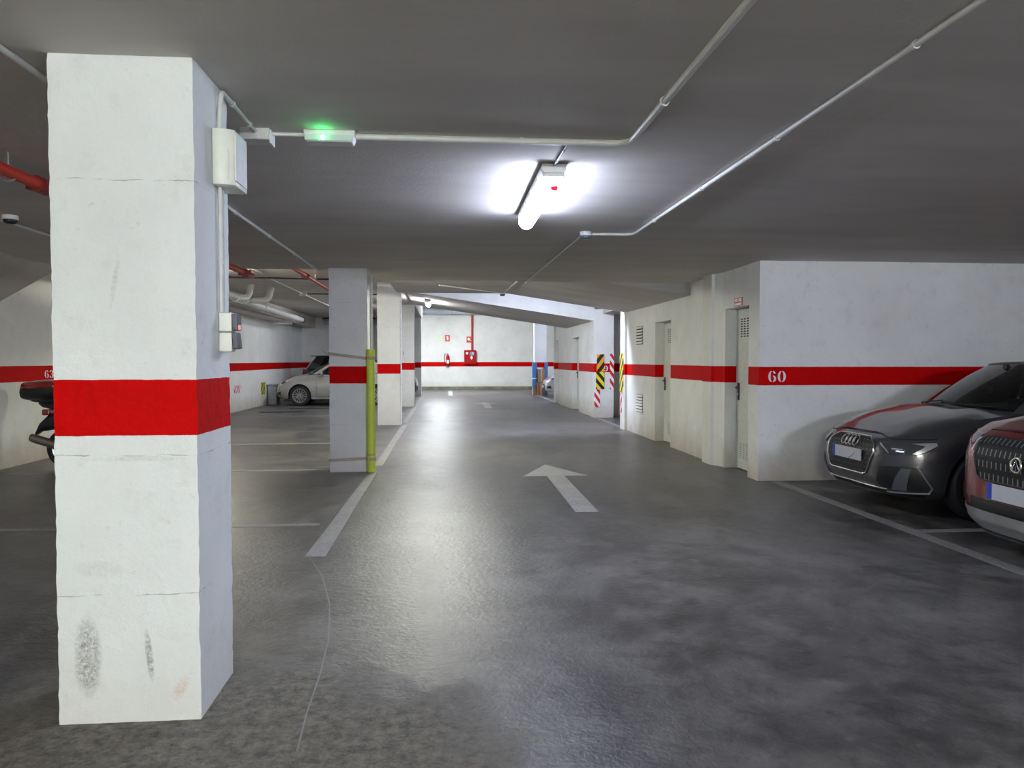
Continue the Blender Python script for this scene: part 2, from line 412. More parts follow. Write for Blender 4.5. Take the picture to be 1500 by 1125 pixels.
# ------------------------------------------------------------------ floor markings
def floor_poly(name, poly, mt, label, cat, group=None, z=.003):
    return tag(MB().prism(poly, .0004, z).build(name, mt), label, cat, group)
def rect(x0, x1, y0, y1): return [(x0, y0), (x1, y0), (x1, y1), (x0, y1)]
floor_poly('bay_line', [(-1.045, 5.62), (-.895, 5.60), (-.90, 9.85), (-1.0, 9.85)], M_line, 'wide white floor line running from the aisle to the lime tube', 'floor line')
floor_poly('bay_line', rect(-1.0, -.88, 10.4, 16.95), M_line, 'white floor line between the lime tube pillar and the conduit pillar', 'floor line')
floor_poly('bay_line', rect(-1.02, -.90, 17.5, 30.5), M_line, 'white floor line beyond the conduit pillar along the left of the aisle', 'floor line')
for y, l in ((6.72, 'nearest white cross line on the floor left of the aisle'), (10.1, 'white cross line on the floor level with the lime tube pillar'), (13.3, 'thin cross line on the floor between the two middle left pillars'), (20.0, 'far cross line in front of the silver hatchback')):
    floor_poly('bay_line', rect(-5.6, -1.12, y-.05, y+.05), M_line, l, 'floor line')
floor_poly('bay_line', rect(3.87, 3.99, -1.5, 8.66), M_line, 'long white floor line in front of the grey and red cars', 'floor line')
floor_poly('bay_line', rect(4.0, 8.9, 5.95, 6.06), M_line, 'white line between the grey hatchback bay and the red car bay', 'floor line')
floor_poly('bay_line', rect(3.72, 3.84, 15.8, 18.7), M_line, 'white floor line across the mouth of the side passage', 'floor line')
floor_poly('bay_line', rect(3.70, 3.84, 25.9, 31.0), M_line, 'white floor line leading to the cardboard by the far pillar', 'floor line')
floor_poly('bay_line', rect(.08, .26, 30.8, 36.3), M_arrow, 'short bright white stroke on the floor before the far wall', 'floor line')
def arrow(dx, dy, label):
    p = [(1.226, 7.06), (1.448, 7.06), (1.472, 9.30), (1.766, 9.30), (1.36, 10.33), (.952, 9.30), (1.25, 9.30)]
    floor_poly('floor_arrow', [(x+dx, y+dy) for x, y in p], M_arrow, label, 'arrow', 'arrows painted on the aisle floor')
arrow(0, 0, 'large white arrow on the floor pointing away, near')
arrow(-.06, 15.7, 'small distant white arrow on the aisle floor')
# faint curved scratch
pts = [(-1.02, 5.62), (-.84, 5.1), (-.70, 4.5), (-.62, 3.95), (-.59, 3.5), (-.58, 3.1), (-.56, 2.8)]
m = MB()
for (x0, y0), (x1, y1) in zip(pts, pts[1:]): m.add([(x0, y0, .0012), (x0+.008, y0, .0012), (x1+.008, y1, .0012), (x1, y1, .0012)], [(0, 1, 2, 3)])
tag(m.build('floor_scratch', worn_paint('scratch', (.24, .24, .24), .6)), 'thin pale curved scratch on the floor left of the aisle', 'scratch')
m = MB().box(-5.2, -3.98, 21.35, 21.6, 0, .01)
for k in range(14): m.box(-5.15+k*.083, -5.12+k*.083, 21.37, 21.58, .01, .02)
tag(m.build('floor_drain', M_dark), 'black floor grating nearest, in front of the silver hatchback', 'drain', 'floor gratings')
tag(MB().box(-4.7, -3.0, 22.95, 23.15, 0, .012).build('floor_drain', M_dark), 'black floor grating right beside the silver hatchback', 'drain', 'floor gratings')

# ------------------------------------------------------------------ stencilled numbers
def arc(cx, cy, rx, ry, a0, a1, n=12): return [(cx+rx*math.cos(R(a0+(a1-a0)*k/n)), cy+ry*math.sin(R(a0+(a1-a0)*k/n))) for k in range(n+1)]
def strip(o, i): return [(a, b, c, d) for a, b, c, d in zip(o, o[1:], i[1:], i)]
def digit(ch):
    L = []
    if ch == '0':
        L += strip(arc(.47, .5, .45, .5, 95, 265), arc(.44, .5, .14, .42, 95, 265))
        L += strip(arc(.53, .5, .45, .5, 85, -85), arc(.56, .5, .14, .42, 85, -85))
    if ch in '69':
        L += strip(arc(.47, .5, .45, .5, 95, 265), arc(.44, .5, .14, .42, 95, 265))
        L += strip(arc(.53, .3, .43, .30, 85, -85), arc(.56, .3, .13, .22, 85, -85))
        L += strip(arc(.53, .72, .36, .28, 88, 10), arc(.55, .72, .12, .20, 88, 10))
    if ch == '9': L = [tuple((1-x, 1-y) for x, y in q) for q in L]
    if ch == '3':
        L += strip(arc(.5, .75, .38, .25, 90, -80), arc(.52, .75, .12, .18, 90, -80))
        L += strip(arc(.5, .27, .44, .27, 82, -90), arc(.52, .27, .15, .19, 82, -90))
        L += strip(arc(.44, .76, .34, .24, 92, 180), arc(.42, .76, .1, .17, 92, 180))
        L += strip(arc(.44, .26, .38, .26, 180, 268), arc(.42, .26, .12, .18, 180, 268))
    if ch == '5':
        L += [((.1, .52), (.35, .52), (.35, 1), (.1, 1)), ((.38, .85), (.9, .85), (.9, 1), (.38, 1))]
        L += strip(arc(.45, .3, .48, .33, 90, -90), arc(.47, .3, .2, .22, 90, -90))
        L += strip(arc(.4, .25, .35, .25, 180, 268), arc(.4, .25, .12, .17, 180, 268))
    return L
def number(txt, org, right, w, h, label):
    t = thing('bay_number', org, label, 'number'); right = Vector(right); nrm = right.cross(Vector((0, 0, 1)))
    for k, ch in enumerate(txt):
        m = MB()
        for q in digit(ch):
            f = [right*((k*1.12+x)*w)+Vector((0, 0, y*h)) for x, y in q]
            m.add([p+nrm*.0006 for p in f]+[p+nrm*.002 for p in f], [(0, 1, 2, 3), (4, 5, 6, 7), (0, 1, 5, 4), (2, 3, 7, 6), (1, 2, 6, 5), (3, 0, 4, 7)])
        m.build('digit', M_wht, t)
    return t
number('60', (3.84, 8.7, 1.19), (1, 0, 0), .105, .135, 'white stencilled number 60 on the red band of the cross wall')
number('59', (3.85, 18.778, 1.17), (1, 0, 0), .11, .15, 'white stencilled bay number on the hazard striped pillar')
number('63', (-5.9, 11.62, 1.19), (0, 1, 0), .12, .115, 'white stencilled 63 on the left wall above the motorcycle')
# ------------------------------------------------------------------ light fixtures
def batten(name, loc, L, col, strength, label, lit=True, led=False, rz=0, group='ceiling batten lamps', hang=.0):
    t = thing(name, loc, label, 'lamp', group, rz)
    m = MB().prism([(-.07, 0), (.07, 0), (.075, -.03), (.062, -.052), (-.062, -.052), (-.075, -.03)], -L/2, L/2, 'y')
    m.build('housing', M_white, t, smooth=30)
    pr = [(-.062, -.052)]+[(.062*math.cos(R(180+180*k/10)), -.058-.062*math.sin(R(180*k/10))) for k in range(11)]+[(.062, -.052)]
    e = emit('lamp_glow_'+label[:12], col, strength) if lit else M_white
    MB().prism(pr, -L/2+.03, L/2-.03, 'y').build('diffuser', e, t, smooth=30)
    for sgn in (-1, 1):
        MB().box(-.066, .066, sgn*(L/2-.03)-.02, sgn*(L/2-.03)+.02, -.075, -.05).build('end_cap', M_white, t, bevel=.006)
    for k in range(4):
        for sx in (-1, 1):
            y = -L/2+.2+k*(L-.4)/3
            MB().box(sx*.073-.006, sx*.073+.006, y-.02, y+.02, -.062, -.02).build('clip', M_silver, t)
    if led:
        MB().lathe([(0, 0), (.022, 0), (.022, .012), (.016, .024), (0, .028)], 16, Matrix.Translation((.012, -L/2+.075, -.116)) @ Matrix.Rotation(math.pi, 4, 'X')).build('indicator_light', emit('red_led', (1, .03, .08), 1.3), t)
    return t
COOL = (.70, .76, 1.0); WARM = (1.0, .95, .78); NEUT = (.94, .98, .87)
EX = 5.2
batten('batten_lamp', (.645, 5.30, ZC-.012), 1.6, COOL, 19*EX, 'bright lit ceiling batten lamp with red indicator over the near aisle', led=True)
batten('batten_lamp', (-.9, -3.9, ZC), 1.5, NEUT, 115*EX, 'lit batten lamp behind the viewpoint', rz=R(90))
batten('batten_lamp', (4.0, -4.2, ZC), 1.5, COOL, 165*EX, 'lit batten lamp behind the viewpoint on the right', rz=R(90))  # added fill lamp, out of view, lifts the cross wall and ambient
batten('batten_lamp', (-.25, 11.72, 2.828), 1.2, (.98, .98, .85), 44*EX, 'lit batten lamp under the first ramp soffit hidden by the low slab', rz=R(90))
batten('batten_lamp', (2.1, 15.62, 3.1), 1.5, COOL, 58*EX, 'lit batten lamp between the two ramp soffits', rz=R(90))
batten('batten_lamp', (-.50, 20.8, soffit_z(-.5)-.012), 1.2, (.95, .98, 1), 42*EX, 'small distant lit batten lamp under the second ramp beam')
batten('batten_lamp', (-.3, 33.2, 4.05), 1.5, (.90, .95, 1), 130*EX, 'lit batten lamp near the far wall')
batten('batten_lamp', (4.9, 29.0, 4.05), 1.5, COOL, 50*EX, 'lit batten lamp above the last right bay')  # added lamp, hidden by the aisle wall, brightens the pale silver car
batten('batten_lamp', (-4.3, 14.2, 3.2), 1.5, WARM, 32*EX, 'lit batten lamp over the left parking row, hidden by the near pillar')
batten('batten_lamp', (-2.95, 24.6, 3.2), 1.5, (.9, .95, 1.), 12*EX, 'lit batten lamp above the silver hatchback')
batten('batten_lamp', (-5.6, 26.0, 2.78), .85, WARM, 0, 'unlit batten lamp under the left wall beam', lit=False, rz=R(90))

# emergency light with green led
t = thing('emergency_light', (-.60, 4.02, ZC), 'white ceiling emergency light with glowing green indicator', 'emergency light')
MB().prism([(-.132, 0), (.132, 0), (.128, -.035), (.118, -.062), (-.118, -.062), (-.128, -.035)], -.045, .045, 'y').build('housing', M_white, t, bevel=.006)
mg = mat('milky_green_diffuser', (.55, .72, .6), .3)
MB().box(-.122, .122, -.052, -.046, -.058, -.028).build('diffuser', mg, t, bevel=.002)
MB().lathe([(0, 0), (.009, 0), (.007, .006), (0, .008)], 12, Matrix.Translation((-.03, -.0525, -.043)) @ Matrix.Rotation(R(90), 4, 'X')).build('indicator_light', emit('green_led', (.05, 1., .22), 130), t)

# ------------------------------------------------------------------ conduits and ceiling boxes
def conduit(pts, r, mt, label, name='conduit', cat='conduit', clips=1.1, rad=.07):
    P = bend(pts, rad, 6)
    t = thing(name, pts[0], label, cat)
    inv = Matrix.Translation(-Vector(pts[0]))
    MB().tube([inv @ p for p in P], r, 10).build('pipe', mt, t, smooth=50)
    if clips:
        for a, b in zip(pts, pts[1:]):
            a = Vector(a); b = Vector(b); L = (b-a).length; n = int(L/clips)
            for k in range(n):
                q = inv @ (a+(b-a)*((k+.6)/max(n, 1))); d = (b-a).normalized()
                MB().tube([q-d*.009, q+d*.009], r*1.35, 10).build('clip', M_pvc, t, smooth=50)
    return t
zc = ZC-.018
conduit([(-.90, 4.02, zc), (-.73, 4.02, zc)], .011, M_pvc, 'short conduit between junction box and emergency light', clips=0)
conduit([(-.47, 4.03, zc), (.985, 4.03, zc), (1.005, -4.8, zc)], .017, M_pvc, 'pale ceiling conduit bending toward the viewpoint above the aisle', rad=.1)
conduit([(1.32, 6.92, zc), (1.735, 6.90, zc), (1.745, -4.8, zc)], .013, M_pvc, 'ceiling conduit right of the lamp running to the round detector', rad=.1)
conduit([(1.27, 6.98, zc), (1.19, 11.3, zc)], .009, M_pvc, 'thin ceiling conduit from the round detector to the slab edge', rad=.1)
conduit([(.655, 4.05, zc), (.647, 4.5, zc)], .008, mat('dark_conduit', (.16, .15, .15), .5), 'short dark conduit feeding the near ceiling lamp', clips=.2)
conduit([(-1.67, -4.8, zc), (-1.66, 10.05, zc)], .014, M_pvc, 'long ceiling conduit behind the left pillars', rad=.1)
conduit([(-3.66, -4.8, zc), (-3.72, 10.05, zc)], .012, M_pvc, 'ceiling conduit over the left bays with a round detector', rad=.1)
conduit([(-.13, 13.7, 2.812), (1.13, 15.25, 2.812)], .012, M_pvc, 'conduit slanting across the first ramp soffit', clips=0)
conduit([(1.25, 11.9, 2.812), (1.15, 15.25, 2.812)], .012, M_pvc, 'conduit along the first ramp soffit to its detector', clips=0)
conduit([(-4.9, 15.9, 3.16), (-2.0, 16.2, 3.16)], .018, M_dark, 'dark cable crossing the high left ceiling', clips=0)
conduit([(-3.72, 10.1, 3.18), (-3.70, 30.0, 3.18)], .011, M_pvc, 'thin conduit running along the high left ceiling', clips=0)
conduit([(-3.6, 20.0, 3.18), (-1.5, 20.0, 3.18)], .014, M_dark, 'dark conduit branching right from the high ceiling junction box', clips=0)
conduit([(-.985, 3.40, 2.44), (-.972, 3.40, zc), (-.972, 3.98, zc)], .011, M_pvc, 'conduit rising from the electrical box up the near pillar to the ceiling', clips=.25, rad=.04)
conduit([(-.978, 3.385, 2.20), (-.978, 3.385, 1.66)], .009, M_pvc, 'conduit dropping from the electrical box to the switches', clips=.3)
conduit([(-.978, 3.43, 2.20), (-.978, 3.425, 1.66)], .004, M_pvc, 'thin cable beside the conduit above the switches', clips=0)
conduit([(-1.012, 17.0, 3.15), (-1.012, 17.0, 0.02)], .016, mat('bluish_white_conduit', (.66, .69, .74), .4), 'bluish white conduit running down the edge of the cream pillar', clips=.6)
conduit([(-1.005, 10.25, 2.60), (-1.005, 10.25, 1.5)], .02, M_pvc, 'pale conduit on the side of the lime tube pillar', clips=0)

def detector(loc, label, r=.055, bc=None):
    t = thing('smoke_detector', loc, label, 'detector', 'round ceiling detectors')
    MB().lathe([(0, 0), (r, 0), (r, -.03), (r*.9, -.036)], 24).build('base', M_white, t, smooth=40)
    MB().lathe([(r*.92, -.034), (r*.85, -.055), (r*.5, -.066), (0, -.068)], 24).build('cover', bc or M_darkgrey, t, smooth=40)
det_c = mat('teal_grey_plastic', (.08, .12, .13), .25)
detector((1.29, 6.92, ZC), 'round detector with dark lens on the ceiling right of the near lamp', .057, det_c)
detector((1.14, 15.3, 2.828), 'dark round detector at the edge of the first ramp soffit', .06, M_dark)
detector((-3.57, 6.55, ZC), 'white round detector on the ceiling above the left bays', .06, M_dark)
t = thing('junction_box', (-3.71, 20.0, 3.2), 'small junction box on the high left ceiling', 'junction box')
MB().box(-.09, .09, -.08, .08, -.07, 0).build('housing', M_pvc, t, bevel=.008)
MB().box(-.08, .08, -.07, .07, -.078, -.07).build('cover', M_silver, t)
t = thing('junction_box', (-.975, 4.03, ZC), 'grey ceiling junction box by the near pillar', 'junction box')
MB().box(-.075, .075, -.06, .06, -.06, 0).build('housing', M_pvc, t, bevel=.006)
MB().box(.073, .082, -.045, .045, -.075, -.005).build('cover', M_white, t, bevel=.003)

# electrical box on pillar 1
t = thing('electrical_box', (-.99, 3.42, 2.32), 'white electrical cabinet on the side of the near pillar', 'electrical box')
pr = [(0, -.10), (.035, -.098), (.07, -.09), (.088, -.075), (.092, .10), (0, .10)]
MB().prism(pr, -.118, .118, 'z').build('housing', M_cream, t, smooth=30, bevel=.003)
MB().box(.0885, .0955, -.088, .09, -.10, .10).build('cover', M_white, t, bevel=.002)
MB().box(.060, .067, -.099, -.092, -.095, .03).build('latch', M_cream, t, bevel=.001)
def switch(z, label, dx, led=False):
    t = thing('light_switch', (-.99, 3.42, z), label, 'switch', 'switches on the near pillar')
    MB().box(0, .055, -.04, .04, -.042, .042).build('housing', M_cream, t, bevel=.006)
    k = MB().box(.055, .078, -.036, .036, -.036, .036, Matrix.Rotation(R(dx), 4, 'Y')).build('rocker', M_darkgrey, t, bevel=.004)
    if led: MB().box(.0775, .0815, -.02, .01, -.033, -.012).build('indicator_light', mat('pinkred', (.8, .25, .2), .3, emit=(1, .3, .25), es=.4), t)
switch(1.618, 'upper switch box with small red marked dark rocker on the pillar', 0, True)
switch(1.530, 'lower switch box with plain dark rocker on the pillar', -6)
t = thing('light_switch', (-1.02, 17.15, 1.62), 'small grey switch on the side of the conduit pillar', 'switch')
MB().box(-.01, .05, -.05, .05, -.07, .07).build('housing', M_pvc, t, bevel=.006)
MB().box(.05, .06, -.02, .02, -.03, .03).build('rocker', M_darkgrey, t)

# red sprinkler pipes
def red_pipe(pts, r, label, flanges=(), hang=()):
    t = thing('sprinkler_pipe', pts[0], label, 'pipe', 'red sprinkler pipes')
    inv = Matrix.Translation(-Vector(pts[0]))
    MB().tube([inv @ p for p in bend(pts, .12, 6)], r, 14).build('pipe', M_redpipe, t, smooth=50)
    for q in flanges:
        q = inv @ Vector(q)
        m = MB().tube([q+Vector((0, -.06, 0)), q+Vector((0, .06, 0))], r*1.4, 14)
        m.box(q.x-r*1.9, q.x+r*1.9, q.y-.02, q.y+.02, q.z-r*.6, q.z+r*.6)
        for s_ in (-1, 1): m.box(q.x+s_*r*1.65-.012, q.x+s_*r*1.65+.012, q.y-.03, q.y+.03, q.z-.03, q.z+.03)
        m.build('coupling', mat('dark_red_coupling', (.22, .02, .015), .45), t, smooth=40)
    for q, top in hang:
        q = inv @ Vector(q); zt = top-pts[0][2]
        ring = [q+Vector((math.cos(a)*r*1.25, 0, math.sin(a)*r*1.25)) for a in [k*math.pi/8 for k in range(16)]]
        m = MB().tube(ring, .006, 6, closed=True).tube([(q.x, q.y, q.z+r*1.2), (q.x, q.y, zt)], .006, 6)
        m.build('hanger', M_silver, t, smooth=50)
red_pipe([(-2.5, -4.8, 2.52), (-2.45, 9.8, 2.52)], .036, 'red sprinkler pipe under the low ceiling left of the near pillar', [(-2.47, 4.86, 2.52), (-2.45, 9.45, 2.52)], [((-2.49, 4.56, 2.52), ZC), ((-2.46, 8.4, 2.52), ZC)])
red_pipe([(-2.66, 10.2, 3.06), (-2.62, 30.5, 3.06)], .04, 'red sprinkler pipe under the high left ceiling', [(-2.66, 14.6, 3.06)], [((-2.65, 15.6, 3.06), 3.2)])
red_pipe([(1.27, 37.44, 3.72), (1.27, 37.44, 1.95)], .05, 'vertical red riser pipe on the far wall above the hose cabinet')
# white drain pipes
t = thing('drain_pipe', (-4.62, 10.2, 2.86), 'thick white drain pipe slung under the left ceiling', 'drain pipe')
MB().tube([(0, 0, 0), (-.06, 7.1, 0)], .085, 16).tube([(-.08, 7.3, -.02), (-.22, 15.6, -.05)], .085, 16).build('pipe', M_drain, t, smooth=50)
MB().tube([(-.22, 15.6, -.05), (-.222, 15.75, -.05)], .10, 16).build('end_cap', M_dark, t, smooth=50)
for y in (7.0, 7.75, 9.8): MB().tube([(-.06-(y-7)*.018, y, -.01), (-.065-(y-7)*.018, y+.12, -.01)], .10, 16).build('collar', M_drain, t, smooth=50)
for dx, y in ((.13, 7.5), (.42, 8.2)):
    MB().tube(bend([(-.07, y-.3, 0), (dx-.03, y, .02), (dx+.02, y+.1, .33)], .16, 8), .075, 14).build('elbow', M_drain, t, smooth=50)
conduit([(-4.86, 12.0, 2.80), (-5.0, 24.0, 2.80)], .03, M_drain, 'thin white pipe beside the thick drain pipe', name='drain_pipe', cat='drain pipe', clips=0)
t = thing('drain_pipe', (-1.55, 37.2, 3.86), 'fat grey blue pipe along the top of the far wall', 'drain pipe')
MB().tube([(0, 0, 0), (8, 0, 0)], .15, 18).build('pipe', mat('greyblue_pipe', (.42, .47, .52), .4), t, smooth=50)
for x in (.45, 1.8, 3.3): MB().tube([(x, 0, 0), (x+.05, 0, 0)], .165, 18).build('collar', mat('greyblue_collar', (.3, .33, .38), .4), t, smooth=50)
t = thing('drain_pipe', (-4.9, 31.2, 3.0), 'dark and pale pipe run across the left end wall', 'drain pipe')
MB().tube([(0, 0, 0), (3.2, 0, 0)], .10, 14).build('pipe', mat('greyblue_pipe', (.42, .47, .52), .4), t, smooth=50)
MB().tube([(-.1, -.15, .15), (3.2, -.15, .17)], .035, 10).build('cable', M_dark, t, smooth=50)

# ------------------------------------------------------------------ lime guard tube and straps
t = thing('corner_guard', (-.975, 9.83, 0), 'lime yellow foam tube strapped upright to the pillar corner', 'corner guard')
MB().lathe([(0, .005), (.05, .005), (.053, .02), (.053, 1.58), (.048, 1.595), (0, 1.595)], 24).build('tube', M_lime, t, smooth=40)
MB().lathe([(.0535, .22), (.0545, .22), (.0545, .245), (.0535, .245)], 24).lathe([(.0535, 1.47), (.0545, 1.47), (.0545, 1.50), (.0535, 1.50)], 24).build('tape_band', mat('olive_tape', (.42, .42, .12), .5), t, smooth=40)
def strap(z0, z1, label):
    m = MB(); h = .02
    x0, x1, y0, y1 = -1.518, -1.012, 9.87, 10.37
    ring = [(x0, y0, z0), (-1.04, y0, z1), (-1.02, 9.80, z1), (-.975, 9.768, z1), (-.93, 9.79, z1), (-.912, 9.83, z1), (-.93, 9.87, z1), (x1+.002, 9.90, z1), (x1, y1, (z0+z1)/2), (x0, y1, z0)]
    n = len(ring)
    vi = [(x, y, z-h) for x, y, z in ring]+[(x, y, z+h) for x, y, z in ring]
    m.add(vi, [(i, (i+1) % n, (i+1) % n+n, i+n) for i in range(n)])
    c = Vector((-1.2, 10.1, 0))
    vo = [(x+(x-c.x)*.008, y+(y-c.y)*.008, z) for x, y, z in vi]
    m.add(vo, [(i, (i+1) % n, (i+1) % n+n, i+n) for i in range(n)])
    tag(m.build('strap', M_tape, smooth=30), label, 'strap', 'beige straps around the lime tube pillar')
strap(1.538, 1.478, 'upper slanting beige strap around the pillar and lime tube')
strap(.155, .175, 'lower beige strap around the pillar and lime tube')

# ------------------------------------------------------------------ doors, vents, sign
def door(name, y0, y1, zt, label, hinge, xl=3.90, handle=True, grilles=True, hz=1.07):
    t = thing(name, (xl, (y0+y1)/2, 0), label, 'door', kind='structure')
    w = (y1-y0)/2
    MB().box(0, .045, -w+.02, w-.02, .01, zt-.02).build('door_leaf', M_door, t, bevel=.004)
    MB().box(-.005, .06, -w, -w+.02, 0, zt).box(-.005, .06, w-.02, w, 0, zt).box(-.005, .06, -w, w, zt-.02, zt).build('door_frame', M_door, t)
    if handle:
        yh = w-.09
        MB().box(-.016, 0, yh-.022, yh+.022, hz-.15, hz+.08).build('handle_plate', M_dark, t, bevel=.003)
        MB().tube(bend([(-.01, yh, hz+.02), (-.05, yh, hz+.02), (-.05, yh-.12, hz+.02)], .02, 4), .011, 8).tube([(-.012, yh, hz+.02), (-.03, yh, hz+.02)], .018, 10).build('door_handle', M_dark, t, smooth=40)
        MB().tube([(-.02, yh, hz-.07), (0, yh, hz-.07)], .013, 10).build('lock_cylinder', M_silver, t, smooth=40)
    if grilles:
        for zb, zh in ((1.76, .26), (.15, .22)):
            m = MB()
            for c in range(4):
                for r_ in range(8):
                    y = -w+.31+c*.1; z = zb+r_*zh/8
                    m.box(-.004, .001, y, y+.05, z, z+zh/8*.5)
            m.build('vent_slots', M_slot if zb > 1 else mat('grey_slot', (.38, .39, .36), .6), t)
    return t
door('door_1', 9.03, 9.83, 2.13, 'pale grey steel door with slotted vents and black handle, nearest on the right', 1)
door('door_2', 12.31, 13.23, 2.12, 'cream steel door recessed in the aisle wall, second on the right', 1)
door('door_3', 21.08, 22.2, 2.11, 'grey steel door in the farther aisle wall beyond the striped pillar', 1, grilles=False)
door('door_4', 24.99, 25.58, 2.13, 'grey narrow door at the far end of the aisle wall', 1, grilles=False, handle=False)
# solid backing behind the recesses
struct(MB().box(3.97, 4.05, 8.9, 13.6, 0, 2.4).box(3.97, 4.05, 20.8, 25.55, 0, 2.4).build('wall_backing', M_wall), 'wall behind the recessed doors', 'wall')
def vent(y0, y1, z0, z1, label):
    t = thing('wall_vent', (W, (y0+y1)/2, (z0+z1)/2), label, 'vent', 'louvred vents in the aisle wall')
    w, h = (y1-y0)/2, (z1-z0)/2
    MB().box(-.006, 0, -w-.03, w+.03, -h-.03, h+.03).build('frame', M_wall, t)
    MB().box(-.009, -.005, -w, w, -h, h).build('backing', M_slot, t)
    m = MB()
    for k in range(6):
        z = -h+(k+.15)*2*h/6
        m.add([(-.030, -w, z), (-.030, w, z), (-.008, w, z+h/6*1.2), (-.008, -w, z+h/6*1.2), (-.034, -w, z+.006), (-.034, w, z+.006), (-.012, w, z+h/6*1.2+.006), (-.012, -w, z+h/6*1.2+.006)],
              [(0, 1, 2, 3), (4, 5, 6, 7), (0, 1, 5, 4), (2, 3, 7, 6), (1, 2, 6, 5), (3, 0, 4, 7)])
    m.build('slats', M_white, t)
vent(14.08, 14.55, 1.76, 2.11, 'upper louvred vent in the aisle wall beside the second door')
vent(14.05, 14.52, .45, .79, 'lower louvred vent in the aisle wall near the floor')
t = thing('wall_sign', (W-.004, 9.37, 2.20), 'small red and white sign above the near grey door', 'sign')
MB().box(-.006, 0, -.13, .13, -.05, .055).build('panel', M_signred, t, bevel=.002)
MB().box(-.008, -.006, -.10, -.01, .005, .045).box(-.008, -.006, .02, .10, .005, .045).box(-.008, -.006, -.11, .10, -.042, -.015).build('pictogram', M_wht, t)

# hazard panels on the striped pillar
def panel(name, x0, x1, y, z0, z1, mt, label, g):
    tag(MB().box(x0, x1, y-.012, y, z0, z1).build(name, mt, bevel=.002), label, 'hazard marking', g)
g = 'hazard striped guards by the side passage'
panel('hazard_panel', 3.79, 3.985, 18.775, 1.16, 1.605, H_or, 'orange and black chevron panel on the pillar', g)
panel('hazard_panel', 3.775, 3.99, 18.775, .722, 1.155, H_ye, 'yellow and black chevron panel below the orange one', g)
panel('hazard_panel', 3.735, 3.88, 18.775, .27, .715, H_rw, 'lower red and white striped strip on the left edge of the pillar', g)
panel('hazard_panel', 4.13, 4.235, 18.775, .722, 1.62, H_rw, 'tall red and white striped strip on the right edge of the pillar', g)
tag(MB().box(3.675, 3.689, 15.45, 15.74, .78, 1.60).build('hazard_panel', H_ye), 'yellow and black corner guard on the end pilaster', 'hazard marking', g)
tag(MB().box(3.678, 3.689, 15.60, 15.72, .35, .75).build('hazard_panel', H_rw), 'faint red and white strip under the corner guard on the end pilaster', 'hazard marking', g)
tag(MB().box(-5.9, -5.885, 24.55, 25.06, .36, .74).build('hazard_panel', H_ye), 'small yellow and black marker low on the left wall by the silver hatchback', 'hazard marking')
tag(MB().box(-5.9, -5.89, 21.5, 22.1, .53, .74).build('hazard_panel', H_rw), 'small red and white marker low on the left wall', 'hazard marking')

# ------------------------------------------------------------------ far wall fire equipment
t = thing('fire_extinguisher', (.07, 37.40, 1.18), 'red fire extinguisher hanging on the far wall', 'fire extinguisher')
MB().lathe([(0, 0), (.07, 0), (.085, .02), (.085, .42), (.075, .48), (.03, .53), (.025, .56), (0, .56)], 20).build('cylinder', M_redcab, t, smooth=40)
MB().box(-.02, .02, -.03, .03, .55, .60).box(-.015, .015, -.12, .02, .60, .62).build('valve', M_dark, t)
MB().tube(bend([(-.02, 0, .58), (-.16, 0, .60), (-.17, -.02, .2), (-.1, -.02, .1)], .12, 6), .014, 8).build('hose', M_dark, t, smooth=50)
MB().box(-.055, .055, -.090, -.080, .12, .28).build('label_plate', M_wht, t)
MB().lathe([(.0855, .0), (.0875, .0), (.0875, .07), (.0855, .07)], 20).build('base_ring', M_dark, t, smooth=40)
t = thing('hose_cabinet', (1.17, 37.5, 1.28), 'red fire hose cabinet mounted on the far wall', 'hose cabinet')
MB().box(-.29, .29, -.2, 0, 0, .68).build('housing', M_redcab, t, bevel=.01)
MB().box(-.25, .25, -.212, -.2, .04, .64).build('door', mat('red_glass_door', (.30, .003, .004), .5, spec=.2), t, bevel=.004)
MB().box(-.03, .2, -.216, -.212, .42, .60).build('window', M_glassdark, t)
MB().box(-.21, -.10, -.219, -.212, .47, .58).add([(.0, -.22, .31), (.07, -.22, .2), (.14, -.22, .31), (.07, -.22, .42)], [(0, 1, 2, 3)]).build('label_plate', M_wht, t)
def wsign(x, z, w, h, label, pic):
    t = thing('wall_sign', (x, 37.5, z), label, 'sign')
    MB().box(-w/2, w/2, -.012, 0, -h/2, h/2).build('panel', M_signred, t)
    m = MB()
    if pic == 'ext': m.box(-.02, .05, -.016, -.012, -.08, .08).box(-.06, -.04, -.016, -.012, 0, .08).box(-.06, .03, -.016, -.012, .08, .1)
    else:
        m.lathe([(.03, 0), (.07, 0), (.07, .004), (.03, .004)], 16, Matrix.Translation((-.02, -.012, .02)) @ Matrix.Rotation(R(90), 4, 'X')).box(.04, .1, -.016, -.012, -.06, -.03)
    m.build('pictogram', M_wht, t)
wsign(.05, 2.55, .24, .31, 'red sign with white extinguisher pictogram on the far wall', 'ext')
wsign(1.13, 2.49, .26, .30, 'red sign with white hose reel pictogram beside the riser', 'hose')
tag(MB().box(-.45, -.20, 37.488, 37.5, 2.44, 2.64).build('wall_sign', mat('pale_green_sign', (.66, .80, .50), .5)), 'pale washed out green sign on the bright far wall', 'sign')

